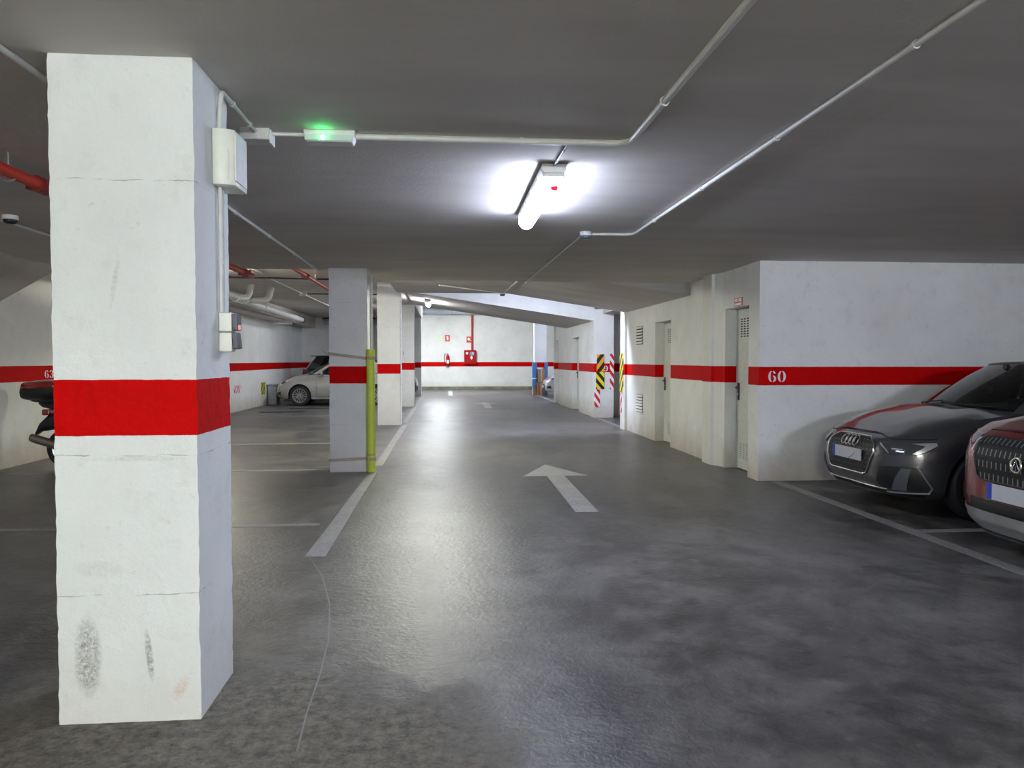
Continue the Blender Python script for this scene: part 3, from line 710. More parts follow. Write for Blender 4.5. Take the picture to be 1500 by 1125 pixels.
# stuff around the far right pillar
g = 'things stacked at the far grey pillar'
def panel_b(x0, x1, y0, y1, z0, z1, mt, label, name, cat):
    t = thing(name, ((x0+x1)/2, (y0+y1)/2, z0), label, cat)
    w, d, h = (x1-x0)/2, (y1-y0)/2, z1-z0
    MB().box(-w, w, -d, d, 0, h).build('sheet' if 'blue' in label else 'carton', mt, t, bevel=.012)
    if 'blue' in label: MB().box(-w-.006, w+.006, -d-.006, d+.006, h*.32, h*.36).build('tape_band', M_wht, t)
    else: MB().box(-.025, .025, -d-.003, d+.003, -.001, h+.003).build('packing_tape', M_tape, t)
panel_b(3.60, 3.78, 31.25, 31.55, .352, 1.36, M_blue, 'tall blue sheet wrapped round the left of the far pillar', 'foam_panel', 'panel')
panel_b(4.125, 4.24, 31.25, 31.55, .0, 1.36, M_blue, 'narrow blue sheet on the right of the far pillar', 'foam_panel', 'panel')
panel_b(3.80, 4.10, 31.1, 31.55, .54, 1.08, M_card, 'upper brown cardboard carton at the far pillar', 'cardboard_box', 'box')
panel_b(3.755, 4.10, 31.05, 31.55, 0, .52, mat('dark_cardboard', (.24, .11, .06), .8), 'lower reddish brown carton at the foot of the far pillar', 'cardboard_box', 'box')
tag(MB().box(3.60, 3.74, 31.3, 31.55, 0, .35).build('wooden_block', mat('pale_wood', (.4, .33, .22), .7), bevel=.01), 'pale block under the tall blue sheet', 'block')
t = thing('storage_bin', (-5.72, 25.6, 0), 'grey blue plastic tub between the left wall and silver hatchback', 'bin')
MB().prism([(-.13, 0), (.13, 0), (.155, .62), (-.155, .62)], -.3, .3, 'y').build('tub', mat('greyblue_tub', (.33, .37, .42), .5), t, bevel=.02)
MB().box(-.165, .165, -.33, .33, .62, .66).build('lid', mat('greyblue_lid', (.25, .28, .33), .5), t, bevel=.01)

# ------------------------------------------------------------------ cars
def lerp(a, b, t): return a+(b-a)*t
def interp(tab, x):
    if x <= tab[0][0]: return tab[0][1]
    for (x0, y0), (x1, y1) in zip(tab, tab[1:]):
        if x <= x1:
            t = (x-x0)/(x1-x0); return lerp(y0, y1, t)
    return tab[-1][1]
def sm(tab, x):      # smoothed interpolation
    return (interp(tab, x-.06)+interp(tab, x)*2+interp(tab, x+.06))/4
WHEELS = {}
def wheel(parent, x, y, r, w, style, side):
    key = (style, r, side)
    t = bpy.data.objects.new('wheel', None); C.objects.link(t); t.parent = parent; t.location = (x, y, r)
    if key not in WHEELS:
        rr = r*.70; h = w/2; Mx = Matrix.Rotation(R(90), 4, 'X')
        pr = [(rr, -h*.8), (r*.80, -h), (r*.93, -h*.96), (r*.985, -h*.78), (r, -h*.5), (r, h*.5), (r*.985, h*.78), (r*.93, h*.96), (r*.80, h), (rr, h*.8)]
        ty = MB().lathe(pr, 40, Mx, closed=True)
        f = MB(); sgn = side          # outward is -y when side=-1
        def ring(r0, r1, y0, y1): f.lathe([(r0, y0), (r1, y0), (r1, y1), (r0, y1)], 40, Matrix.Rotation(R(-90*1), 4, 'X') if sgn > 0 else Mx, closed=True)
        ring(rr*.93, rr*1.01, h*.55, h*.86); ring(rr*.88, rr*.95, -h*.5, h*.6)
        ns = {'five': 5, 'ten': 10, 'multi': 7}[style]
        for k in range(ns):
            a0 = 2*math.pi*k/ns
            for off in ((-.13, .13) if style != 'ten' else (0,)):
                wv = rr*.07
                A = Vector((rr*.16, 0)); B = Vector((rr*.94, 0))
                def rot(v, a): return Vector((v.x*math.cos(a)-v.y*math.sin(a), v.x*math.sin(a)+v.y*math.cos(a)))
                q = [rot(Vector((rr*.15, -wv)), a0+off*.5), rot(Vector((rr*.95, -wv*.7)), a0+off*1.6), rot(Vector((rr*.95, wv*.7)), a0+off*1.6), rot(Vector((rr*.15, wv)), a0+off*.5)]
                vs = [(p.x, sgn*h*yy, p.y) for p in q for yy in ()]
                vs = [(q[0].x, sgn*h*.72, q[0].y), (q[1].x, sgn*h*.82, q[1].y), (q[2].x, sgn*h*.82, q[2].y), (q[3].x, sgn*h*.72, q[3].y),
                      (q[0].x, sgn*h*.45, q[0].y), (q[1].x, sgn*h*.55, q[1].y), (q[2].x, sgn*h*.55, q[2].y), (q[3].x, sgn*h*.45, q[3].y)]
                f.add(vs, [(0, 1, 2, 3), (4, 5, 6, 7), (0, 1, 5, 4), (1, 2, 6, 5), (2, 3, 7, 6), (3, 0, 4, 7)])
        f.lathe([(0, .0), (rr*.2, 0), (rr*.17, .02), (0, .025)], 20, Matrix.Translation((0, sgn*h*.70, 0)) @ (Matrix.Rotation(R(-90), 4, 'X') if sgn > 0 else Mx))
        d = MB().lathe([(0, 0), (rr*.88, 0), (rr*.88, .01), (0, .01)], 32, Matrix.Translation((0, sgn*h*.1, 0)) @ Mx)
        a = ty.build('tyre', M_rubber, t, smooth=35)
        b = f.build('rim', mat('alloy', (.42, .43, .44), .3, .8) if style != 'multi' else mat('dark_alloy', (.30, .30, .31), .3, .8), t, smooth=35)
        c = d.build('brake_disc', mat('hub_shadow', (.05, .05, .05), .5, .5), t, smooth=35)
        WHEELS[key] = (a, b, c)
    else:
        for src in WHEELS[key]:
            c = src.copy(); C.objects.link(c); c.parent = t
    return t

def make_car(p, loc, rz, label, detail=True):
    L, HW = p['L'], p['W']/2
    xf, nf, mf = p.get('xf', .85), p.get('nf', 4.), p.get('mf', 2.5)
    xr, nr, mr = p.get('xr', .55), 5., 2.6
    zb = p.get('zb', .20)
    top, wf, no = p['top'], p['wf'], p['nose']
    tailo = p.get('tail', [(0, .05), (.4, 0), (.8, .05), (1, .12)])
    HWX = p.get('hwx', [(0, .97), (.9, 1.), (L-.9, 1.), (L, .97)])
    t = thing('car', loc, label, 'car', None, rz)
    # master half outline (unit) from nose centre to tail centre
    half = []
    for k in range(18):
        ph = R(90*k/17); half.append((xf*(1-math.cos(ph)**(2/mf)), math.sin(ph)**(2/nf)))
    ns_ = 46
    for k in range(1, ns_): half.append((lerp(xf, L-xr, k/ns_), 1.))
    for k in range(17, -1, -1):
        ph = R(90*k/17); half.append((L-xr*(1-math.cos(ph)**(2/mr)), math.sin(ph)**(2/nr)))
    def zlow(x): return zb+interp(p.get('lip', [(0, .02), (.25, 0), (L-.3, 0), (L, .08)]), x)
    def pt(x, yu, tt):
        z0 = zlow(x); z1 = sm(top, x)
        z = lerp(z0, z1, tt)
        fx = max(0, 1-x/xf); rx = max(0, 1-(L-x)/xr)
        return Vector((x+interp(no, tt)*fx-interp(tailo, tt)*rx, yu*HW*interp(wf, tt)*interp(HWX, x), z))
    # arclength table along the half outline for surface features
    acc = [0.]
    for (x0, y0), (x1, y1) in zip(half, half[1:]): acc.append(acc[-1]+math.hypot(x1-x0, (y1-y0)*HW))
    def surf(s, z, off=0.):
        sg = 1 if s >= 0 else -1; s = abs(s)
        def at(s):
            s = max(0, min(acc[-1]-1e-6, s))
            for i in range(len(acc)-1):
                if s <= acc[i+1]:
                    f = (s-acc[i])/max(1e-9, acc[i+1]-acc[i]); x = lerp(half[i][0], half[i+1][0], f); yu = lerp(half[i][1], half[i+1][1], f); break
            tt = (z-zlow(x))/(sm(top, x)-zlow(x)); return pt(x, yu, max(0, min(1, tt)))
        P = at(s); A = at(s+.02) if s < acc[-1]-.03 else P; B = at(s-.02) if s > .02 else at(0)
        d = A-B; n = Vector((-d.y, d.x, 0)) if d.length > 1e-6 else Vector((-1, 0, 0))
        n = Vector((-abs(d.y) if s < acc[-1]*.5 else abs(d.y), abs(d.x), 0))
        if s < .021: n = Vector((-1, 0, 0))
        n.normalize(); P = P+n*off; P.z = z
        return Vector((P.x, P.y*sg, P.z))
    ts = [0, .03, .08, .16, .26, .36, .46, .56, .66, .75, .83, .89, .94, .975, 1.]
    n = len(half); full = [(x, y) for x, y in half]+[(x, -y) for x, y in half[-2:0:-1]]
    NF = len(full); b = MB()
    vs = [pt(x, y, tt) for tt in ts for x, y in full]
    fs = []
    for k in range(len(ts)-1):
        for i in range(NF): fs.append((k*NF+i, k*NF+(i+1) % NF, (k+1)*NF+(i+1) % NF, (k+1)*NF+i))
    b.add(vs, fs)
    # deck & belly rows between mirrored points
    crown = p['crown']; gh = p['gh']
    MC = 10
    for tt, isdeck in ((1., True), (0., False)):
        rows = []
        for i in range(1, n-1):
            x, y = half[i]; P0 = pt(x, y, tt); row = []
            for j in range(MC+1):
                f = 1-2*j/MC; z = P0.z
                if isdeck:
                    cr = interp(crown, x); u = abs(f)
                    z += cr*(1-u**2.4)+(.018*math.exp(-((u-.62)/.09)**2) if .15 < x < p['cowl'] else 0)*interp([(0, 0), (.4, 1), (p['cowl'], .9), (p['cowl']+.1, 0)], x)
                row.append((P0.x, P0.y*f, z))
            rows.append(row)
        o = len(b.v)
        a0 = pt(*half[0], tt); a1 = pt(*half[-1], tt)
        vv = [q for r_ in rows for q in r_]; ff = []
        m1 = MC+1
        for i in range(len(rows)-1):
            for j in range(MC): ff.append((i*m1+j, i*m1+j+1, (i+1)*m1+j+1, (i+1)*m1+j))
        nv = len(vv); vv += [a0, a1]
        for j in range(MC): ff.append((nv, j+1, j)); ff.append((nv+1, (len(rows)-1)*m1+j, (len(rows)-1)*m1+j+1))
        b.add(vv, ff)
    body = b.build('body', [p['paint'], M_black_hole, M_interior], t, weld=True)
    # boolean wheel arches
    wx = (p['wf_x'], p['wf_x']+p['wb']); ra = p['arch']
    # one cutter per wheel keeps the boolean robust
    for x in wx:
        for sg in (-1, 1):
            prof = [(ra*math.cos(R(a)), p['wr']+.01+ra*math.sin(R(a))) for a in range(0, 181, 6)]+[(-ra, -.2), (ra, -.2)]
            cb = MB().prism([(x+u, v) for u, v in prof], sg*(HW-.24), sg*(HW+.2), 'y').build('cutter', M_dark, t)
            md = body.modifiers.new('b', 'BOOLEAN'); md.operation = 'DIFFERENCE'; md.object = cb; md.solver = 'EXACT'
            bpy.context.view_layer.update()
            dg = bpy.context.evaluated_depsgraph_get()
            me = bpy.data.meshes.new_from_object(body.evaluated_get(dg))
            body.modifiers.clear(); body.data = me
            bpy.data.objects.remove(cb)
    me = body.data
    while len(me.materials) < 3: me.materials.append(M_black_hole)
    for i, mm in enumerate((p['paint'], M_black_hole, M_interior)): me.materials[i] = mm
    gx0, gx1 = gh[0][1][0], gh[-1][1][0]
    for f in me.polygons:
        f.use_smooth = True; f.material_index = 0
        c = f.center
        for x in wx:
            rv = Vector((c.x-x, 0, c.z-p['wr']-.01)); rr_ = rv.length
            if rr_ < ra+.02 or (c.z < p['wr']+.01 and abs(c.x-x) < ra+.02):
                if f.normal.dot(rv.normalized()) < -.6 or abs(abs(c.y)-(HW-.24)) < .012 or (abs(f.normal.x) > .8 and c.z < p['wr']): f.material_index = 1
        if c.z < zb+.03 and abs(f.normal.z) > .8: f.material_index = 1
        if f.normal.z > .6 and gx0+.12 < c.x < gx1-.06 and abs(c.y) < HW*.84 and c.z > .7: f.material_index = 2
    me.set_sharp_from_angle(angle=R(38))
    # greenhouse
    segs = []; K = 5; NS = {'ws': 8, 'a': 2, 'sg': 6, 'b': 2, 'c': 4, 'rw': 8, 'sg2': 6}
    cols = []      # list of (bottom, top), with type of the following segment
    for (ty, b0, t0), (ty2, b1, t1) in zip(gh, gh[1:]):
        c = NS[ty]
        for k in range(c):
            f = k/c
            if ty == 'ws':    # curved screen: centre -> corner
                fy = f; fx = f**2.2
                cols.append((ty, Vector((lerp(b0[0], b1[0], fx), lerp(b0[1], b1[1], fy), lerp(b0[2], b1[2], f))), Vector((lerp(t0[0], t1[0], fx), lerp(t0[1], t1[1], fy), lerp(t0[2], t1[2], f**1.5)))))
            elif ty == 'rw':
                fx = 1-(1-f)**2.2
                cols.append((ty, Vector((lerp(b0[0], b1[0], fx), lerp(b0[1], b1[1], f), lerp(b0[2], b1[2], f))), Vector((lerp(t0[0], t1[0], fx), lerp(t0[1], t1[1], f), lerp(t0[2], t1[2], 1-(1-f)**1.5)))))
            else:
                cols.append((ty, Vector(b0).lerp(Vector(b1), f), Vector(t0).lerp(Vector(t1), f)))
    cols.append(('end', Vector(gh[-1][1]), Vector(gh[-1][2])))
    cx = (gh[0][1][0]+gh[-1][1][0])/2
    def gp(c, k, sg, off=0.):
        f = k/K; P = c[1].lerp(c[2], f)
        P.z += 0
        out = Vector((P.x-cx, P.y*1.2, 0)); out.normalize()
        P = P+out*(.035*math.sin(math.pi*min(1, f*1.0))+off)
        return Vector((P.x, P.y*sg, P.z))
    glass = {'ws': MB(), 'sg1': MB(), 'sg-1': MB(), 'rw': MB()}; fr = MB()
    for sg in (1, -1):
        for c0, c1 in zip(cols, cols[1:]):
            q = [gp(c0, k, sg) for k in range(K+1)]; r_ = [gp(c1, k, sg) for k in range(K+1)]
            vs = q+r_; ff = [(k, k+1, K+2+k, K+1+k) for k in range(K)]
            ty = {'sg2': 'sg%d' % sg, 'sg': 'sg%d' % sg}.get(c0[0], c0[0])
            if ty in glass:
                glass[ty].add(vs, ff)
            else:
                fr.cur = 1 if c0[0] == 'b' else 0
                fr.add(vs, ff)
    fr.cur = 0
    # roof
    m1 = 9; vv = []; ff = []
    for i, c in enumerate(cols):
        for j in range(m1):
            f = 1-2*j/(m1-1); P = c[2]
            vv.append((P.x, P.y*f, P.z+.035*(1-f*f)*min(1, P.y/.45)))
    for i in range(len(cols)-1):
        for j in range(m1-1): ff.append((i*m1+j, i*m1+j+1, (i+1)*m1+j+1, (i+1)*m1+j))
    fr.add(vv, ff)
    # roof rail / frame strips
    fr.build('roof', [p.get('roofpaint', p['paint']), M_dark], t, smooth=40, weld=True)
    glass['ws'].build('windscreen', M_glass, t, smooth=60, weld=True)
    for g_ in ('sg1', 'sg-1'): glass[g_].build('side_window', M_glass, t, smooth=30, weld=True)
    glass['rw'].build('rear_window', M_glass if not p.get('darkrear') else M_glassdark, t, smooth=60, weld=True)
    # dark cowl and window seals
    base = [gp(c, 0, 1, .006) for c in cols]+[gp(c, 0, -1, .006) for c in cols[-2:0:-1]]
    MB().tube([v+Vector((0, 0, .004)) for v in base], .014, 6, closed=True).build('window_seal', M_dark, t, smooth=60)
    topl = [gp(c, K, 1, .0) for c in cols]+[gp(c, K, -1, .0) for c in cols[-2:0:-1]]
    MB().tube(topl, .013, 6, closed=True).build('roof_trim', p.get('roofpaint', p['paint']), t, smooth=60)
    # wheels
    for x in wx:
        for sg in (-1, 1): wheel(t, x, sg*(HW-.125), p['wr'], .215, p['rimstyle'], sg)
    # --- surface features
    def patch(poly, off, mt, name, sub=3, both=False, rear=False):
        for sgn in ((1, -1) if both else (1,)):
            m = MB()
            bm = bmesh.new(); f = bm.faces.new([bm.verts.new((a*sgn, z, 0)) for a, z in poly])
            bmesh.ops.triangulate(bm, faces=[f])
            for _ in range(sub):
                bmesh.ops.subdivide_edges(bm, edges=[e for e in bm.edges if e.calc_length() > .05], cuts=1, use_grid_fill=True)
                bmesh.ops.triangulate(bm, faces=bm.faces[:])
            ext = bmesh.ops.extrude_face_region(bm, geom=bm.faces[:])
            newv = {e for e in ext['geom'] if isinstance(e, bmesh.types.BMVert)}
            bm.verts.index_update()
            vs = []
            for v in bm.verts:
                vs.append(surf((acc[-1]-abs(v.co.x))*(1 if v.co.x >= 0 else -1) if rear else v.co.x, v.co.y, off if v in newv else -.004))
            m.add(vs, [tuple(v.index for v in f.verts) for f in bm.faces]); bm.free()
            o = m.build(name, mt, t, smooth=40)
        return o
    def line(poly, off, r_, mt, name, closed=True, both=False, res=.05, rear=False):
        for sgn in ((1, -1) if both else (1,)):
            m = MB(); P = []; q = poly+[poly[0]] if closed else poly
            for (a, z), (c, z2) in zip(q, q[1:]):
                nn = max(1, int(math.hypot(c-a, z2-z)/res))
                for k in range(nn): P.append((lerp(a, c, k/nn), lerp(z, z2, k/nn)))
            if not closed: P.append(q[-1])
            m.tube([surf(((acc[-1]-abs(a)) if rear else a)*sgn, z, off) for a, z in P], r_, 6, closed=closed)
            o = m.build(name, mt, t, smooth=50)
        return o
    p['features'](t, surf, patch, line, acc, HW, L)
    # door gaps on the sides
    def s_of_x(x): return acc[17]+(x-xf)
    zs = p['zdoor']
    for x0, x1 in p['doors']:
        line([(s_of_x(x0), zs[0]), (s_of_x(x1), zs[0]), (s_of_x(x1), zs[1]), (s_of_x(x0), zs[1])], -.0005, .0035, M_black_hole, 'door_gap', both=True, res=.1)
        line([(s_of_x(x1)-.24, zs[1]-.11), (s_of_x(x1)-.08, zs[1]-.11)], .018, .012, p['paint'], 'door_handle', closed=False, both=True)
    line([(s_of_x(p['wf_x']+ra+.04), zb+.03), (s_of_x(wx[1]-ra-.04), zb+.03)], .006, .03, p.get('sill', M_dark), 'side_skirt', closed=False, both=True, res=.2)
    # mirrors
    for sg in (-1, 1):
        mx, my, mz = p['mirror']
        m = MB(); pr = []
        bm = bmesh.new(); bmesh.ops.create_uvsphere(bm, u_segments=16, v_segments=10, radius=1)
        for v in bm.verts:
            c = v.co; v.co = Vector((mx+c.x*.085*(1 if c.x < 0 else .35), sg*(my+.11)+c.y*.12, mz+c.z*.075))
        bm.verts.index_update()
        m.add([v.co.copy() for v in bm.verts], [tuple(v.index for v in f.verts) for f in bm.faces]); bm.free()
        mo = m.build('mirror', p.get('mirrorpaint', p['paint']), t, smooth=60)
        MB().tube([(mx+.01, sg*(my-.06), mz-.06), (mx, sg*(my+.06), mz-.045)], .02, 8).build('mirror_arm', M_dark, mo, smooth=50)
        MB().lathe([(0, 0), (.8, 0), (0, .02)], 20, Matrix.Translation((mx+.031, sg*(my+.11), mz)) @ Matrix.Diagonal((1, .12, .07, 1)) @ Matrix.Rotation(R(90), 4, 'Y')).build('mirror_glass', M_glassdark, mo, smooth=50)
    # interior
    if detail:
        zi = sm(top, p['cowl']+.5)-.05
        for sg in (-1, 1):
            for x in (p['seat'], p['seat']+.85):
                m = MB()
                A = Matrix.Translation((x, sg*.37, zi-.1)) @ Matrix.Rotation(R(14), 4, 'Y')
                m.box(-.06, .06, -.23, .23, 0, .22, A).box(-.04, .04, -.12, .12, .23, .40, A)
                m.build('seat', M_interior, t, bevel=.03)
        ring = [Matrix.Translation((p['seat']-.55, -.37, zi+.07)) @ Matrix.Rotation(R(-62), 4, 'Y') @ Vector((.18*math.cos(a), .18*math.sin(a), 0)) for a in [k*math.pi/12 for k in range(24)]]
        MB().tube(ring, .015, 8, closed=True).build('steering_wheel', M_dark, t, smooth=50)
        b0, t0 = Vector(gh[0][1]), Vector(gh[0][2]); q = b0.lerp(t0, .80)
        MB().box(q.x+.06, q.x+.10, -.12, .12, q.z-.05, q.z+.03).box(q.x+.03, q.x+.09, -.02, .02, q.z+.01, q.z+.07).build('rear_view_mirror', M_dark, t, bevel=.012)
        # wipers
        m = MB()
        for y0, y1 in ((.55, .02), (.0, -.52)):
            B0 = Vector(gh[0][1]); fx = lambda y: B0.x+(gh[1][1][0]-B0.x)*(abs(y)/gh[1][1][1])**2.2; m.tube([(fx(lerp(y0, y1, q/8))+.02+.02*q/8, lerp(y0, y1, q/8), lerp(B0.z, gh[1][1][2], abs(lerp(y0, y1, q/8))/gh[1][1][1])+.03+.012*q/8) for q in range(9)], .007, 6)
        m.build('wiper', M_dark, t, smooth=50)
    return t

def plate(t, x, z, yc=0., w=.52, h=.11, nrm=-1, curve=None):
    po = MB().box(min(x, x+nrm*.008), max(x, x+nrm*.008), -w/2, w/2, z-h/2, z+h/2).build('number_plate', M_plate, t)
    ys = w/2-.045
    xx = x+nrm*.008
    a, b_ = (ys, w/2) if nrm < 0 else (-w/2, -ys)
    MB().box(min(xx, xx+nrm*.002), max(xx, xx+nrm*.002), a, b_, z-h/2, z+h/2).build('plate_strip', M_bluestrip, po)
    return po

def grille_mat(name, sx, sz, w, h, lit=(.30, .31, .32)):
    m, nt, b = nm(name)
    tc = nt.nodes.new('ShaderNodeTexCoord').outputs['Object']
    s = nt.nodes.new('ShaderNodeSeparateXYZ'); nt.links.new(tc, s.inputs[0])
    zi = math_(nt, 'DIVIDE', s.outputs[2], sz); row = math_(nt, 'FLOOR', zi)
    yi = math_(nt, 'ADD', math_(nt, 'DIVIDE', s.outputs[1], sx), math_(nt, 'MULTIPLY', math_(nt, 'MODULO', row, 2.), .5))
    f = math_(nt, 'MULTIPLY', math_(nt, 'LESS_THAN', math_(nt, 'ABSOLUTE', math_(nt, 'SUBTRACT', math_(nt, 'FRACT', yi), .5)), w),
              math_(nt, 'LESS_THAN', math_(nt, 'ABSOLUTE', math_(nt, 'SUBTRACT', math_(nt, 'FRACT', zi), .5)), h))
    nt.links.new(mixc(nt, f, (.008, .008, .009), lit), b.inputs['Base Color'])
    b.inputs['Roughness'].default_value = .55; b.inputs['Specular IOR Level'].default_value = .25
    return m
G_audi = grille_mat('honeycomb_grille', .055, .042, .16, .13, (.07, .075, .08))
G_red = grille_mat('dashed_grille', .045, .085, .11, .28, (.17, .175, .18))
M_lamp = mat('headlamp_glass', (.05, .055, .06), .06, .0, coat=1)
M_lampw = mat('headlamp_reflector', (.75, .78, .82), .15, .7)

def feat_audi(t, surf, patch, line, acc, HW, L):
    hexa = [(.30, .725), (.405, .665), (.43, .60), (.345, .39), (.30, .375)]
    full = hexa+[(-a, z) for a, z in hexa[::-1]]
    patch(full, .004, G_audi, 'grille', 4)
    line(full, .008, .009, M_chrome, 'grille_frame')
    # four overlapping rings
    m = MB()
    for k in range(4):
        yc = (-1.5+k)*.072
        m.tube([surf(yc+.047*math.cos(a), .672+.047*math.sin(a), .022) for a in [j*math.pi/12 for j in range(24)]], .0065, 6, closed=True)
    m.build('badge', M_chrome, t, smooth=50)
    plate(t, surf(0, .54).x-.012, .545)
    line([(-.05, .50), (-.12, .53), (-.19, .60)], .022, .004, M_chrome, 'plate_bracket', closed=False)
    hl = [(.475, .69), (.52, .705), (.82, .715), (.99, .725), (1.04, .71), (.99, .665), (.86, .60), (.64, .585), (.56, .60), (.50, .65)]
    patch(hl, .006, M_lamp, 'headlight', 3, both=True)
    line([(.485, .685), (.53, .655), (.60, .605)], .012, .008, M_lampw, 'running_light', closed=False, both=True)
    patch([(.78, .70), (.99, .715), (1.0, .69), (.90, .63), (.84, .605), (.80, .61), (.87, .655), (.90, .685)], .012, M_lampw, 'lamp_reflector', 2, both=True)
    line([(.62, .645), (.72, .64)], .014, .009, emit_led, 'lamp_element', closed=False, both=True)
    fog = [(.52, .47), (.60, .485), (.84, .485), (.95, .30), (.92, .265), (.50, .27), (.47, .34)]
    patch(fog, .004, M_dark, 'air_intake', 3, both=True)
    patch([(.72, .475), (.80, .475), (.75, .27), (.62, .27)], .022, mat('grey_blade', (.11, .12, .135), .35, .3), 'intake_blade', 2, both=True)
    line([(.86, .49), (.965, .30), (.93, .255), (.75, .245), (.55, .235)], .012, .008, M_silver, 'intake_trim', closed=False, both=True)
    line([(-.56, .262), (0, .268), (.56, .262)], .008, .006, M_silver, 'lip_trim', closed=False)
    patch([(-.9, .205), (.9, .205), (.9, .235), (-.9, .235)], .006, M_dark, 'front_lip', 4)
    line([(-.46, .745), (-.3, .765), (.3, .765), (.46, .745)], .001, .006, M_black_hole, 'bonnet_gap', closed=False)
    line([(.46, .745), (.56, .73), (.8, .735), (1.0, .745)], .001, .005, M_black_hole, 'bonnet_gap', closed=False, both=True)
    patch([(.40, .92), (.75, .92), (.78, .78), (.42, .78)], .006, M_redlens, 'tail_light', 2, both=True, rear=True)
emit_led = mat('bluish_lamp_element', (.7, .75, 1.), .1, .5)
def feat_red(t, surf, patch, line, acc, HW, L):
    g = [(.43, .915), (.475, .88), (.465, .78), (.41, .64), (.36, .61)]
    full = g+[(-a, z) for a, z in g[::-1]]
    patch(full, .004, G_red, 'grille', 4)
    line(full, .006, .006, M_dark, 'grille_frame')
    plate(t, surf(0, .53).x-.012, .545)
    patch([(-.5, .475), (.5, .475), (.60, .30), (-.60, .30)], .004, M_dark, 'air_intake', 4)
    patch([(.53, .92), (.53, .86), (.60, .84), (.95, .88), (1.10, .92), (.9, .94)], .006, M_lamp, 'headlight', 3, both=True)
    patch([(.49, .90), (.515, .90), (.525, .80), (.51, .80)], .010, M_lampw, 'running_light', 3, both=True)
    patch([(1.05, .41), (.86, .39), (.70, .30), (.62, .275), (-.62, .275), (-.70, .30), (-.86, .39), (-1.05, .41), (-1.05, .26), (-.7, .235), (.7, .235), (1.05, .26)], .016, M_silver, 'skid_plate', 4)
    patch([(-1., .205), (1., .205), (1., .235), (-1., .235)], .012, M_dark, 'front_lip', 4)
    m = MB()
    m.tube([surf(.048*math.cos(a), .755+.048*math.sin(a), .02) for a in [j*math.pi/10 for j in range(20)]], .007, 6, closed=True)
    m.tube([surf(-.03, .73, .02), surf(0, .785, .022), surf(.03, .73, .02)], .006, 6)
    m.build('badge', M_chrome, t, smooth=50)
    line([(-.55, .95), (0, .965), (.55, .95)], .001, .005, M_black_hole, 'bonnet_gap', closed=False)
    patch([(.55, .98), (.85, .98), (.85, .86), (.5, .86)], .006, M_redlens, 'tail_light', 2, both=True, rear=True)
def feat_plain(t, surf, patch, line, acc, HW, L):
    g = [(-.34, .50), (.34, .50), (.38, .44), (.30, .27), (-.30, .27), (-.38, .44)]
    patch(g, .004, M_dark, 'grille', 4)
    line([(-.36, .52), (.36, .52)], .008, .007, M_silver, 'grille_bar', closed=False)
    hl = [(.50, .69), (.62, .74), (.95, .80), (1.12, .83), (1.0, .75), (.80, .67), (.56, .645)]
    patch(hl, .006, M_lampw, 'headlight', 3, both=True)
    patch([(.74, .74), (.90, .775), (.94, .745), (.80, .69), (.72, .70)], .010, M_dark, 'lamp_element', 2, both=True)
    patch([(.60, .42), (.80, .45), (.86, .33), (.62, .31)], .004, M_dark, 'fog_recess', 2, both=True)
    line([(.66, .33), (.84, .35), (.80, .43)], .012, .011, M_silver, 'fog_trim', closed=False, both=True)
    plate(t, surf(0, .40).x-.012, .40)
    patch([(.50, .98), (.78, .98), (.80, .72), (.56, .72)], .006, M_redlens, 'tail_light', 2, both=True, rear=True)
    plate(t, surf(acc[-1]-.001, .8).x+.012, .78, nrm=1)
    patch([(-.5, .35), (.5, .35), (.5, .26), (-.5, .26)], .004, M_dark, 'rear_diffuser', 3, rear=True)
def feat_suv(t, surf, patch, line, acc, HW, L):
    feat_plain(t, surf, patch, line, acc, HW, L)
    patch([(.42, 1.16), (.80, 1.14), (.95, 1.10), (.92, .98), (.45, 1.0)], .014, M_redlens, 'tail_lamp_cluster', 3, both=True, rear=True)
    MB().box(L-1.0, L-.42, -.55, .55, 1.60, 1.63).build('spoiler', M_dark, t, bevel=.012)
    MB().tube([(L-.95, 0, 1.66), (L-.72, 0, 1.86)], .006, 6).build('aerial', M_dark, t)

WF = [(0, .90), (.08, .955), (.2, .98), (.4, 1.0), (.6, 1.0), (.75, .985), (.87, .955), (.95, .92), (1, .885)]
NOSE = [(0, .10), (.12, .04), (.3, .0), (.5, .0), (.7, .015), (.85, .05), (.94, .09), (1, .15)]
def gh_hatch(L, W_, cowl, zc_, roof, hb=.0, rearx=None, fast=0.):
    h = W_/2; rx = rearx or L-.18
    return [('ws', (cowl-.10, 0, zc_+.055), (cowl+.70, 0, roof-.035)),
            ('a', (cowl+.13, h*.77, zc_+.005), (cowl+.80, h*.58, roof-.055)),
            ('sg', (cowl+.30, h*.855, zc_), (cowl+.92, h*.625, roof-.055)),
            ('b', (cowl+1.22, h*.885, zc_+.01), (cowl+1.33, h*.66, roof-.04)),
            ('sg2', (cowl+1.32, h*.885, zc_+.015), (cowl+1.40, h*.66, roof-.04)),
            ('c', (rx-.62, h*.86, zc_+.05), (rx-.80, h*.645, roof-.07)),
            ('rw', (rx-.12, h*.72, zc_+.04), (rx-.48, h*.56, roof-.10)),
            ('end', (rx, 0, zc_+.03), (rx-.38, 0, roof-.07))]
def paint(name, col, metal=.25, rough=.32, coat=1.): return mat(name, col, rough, metal, coat, var=.02)
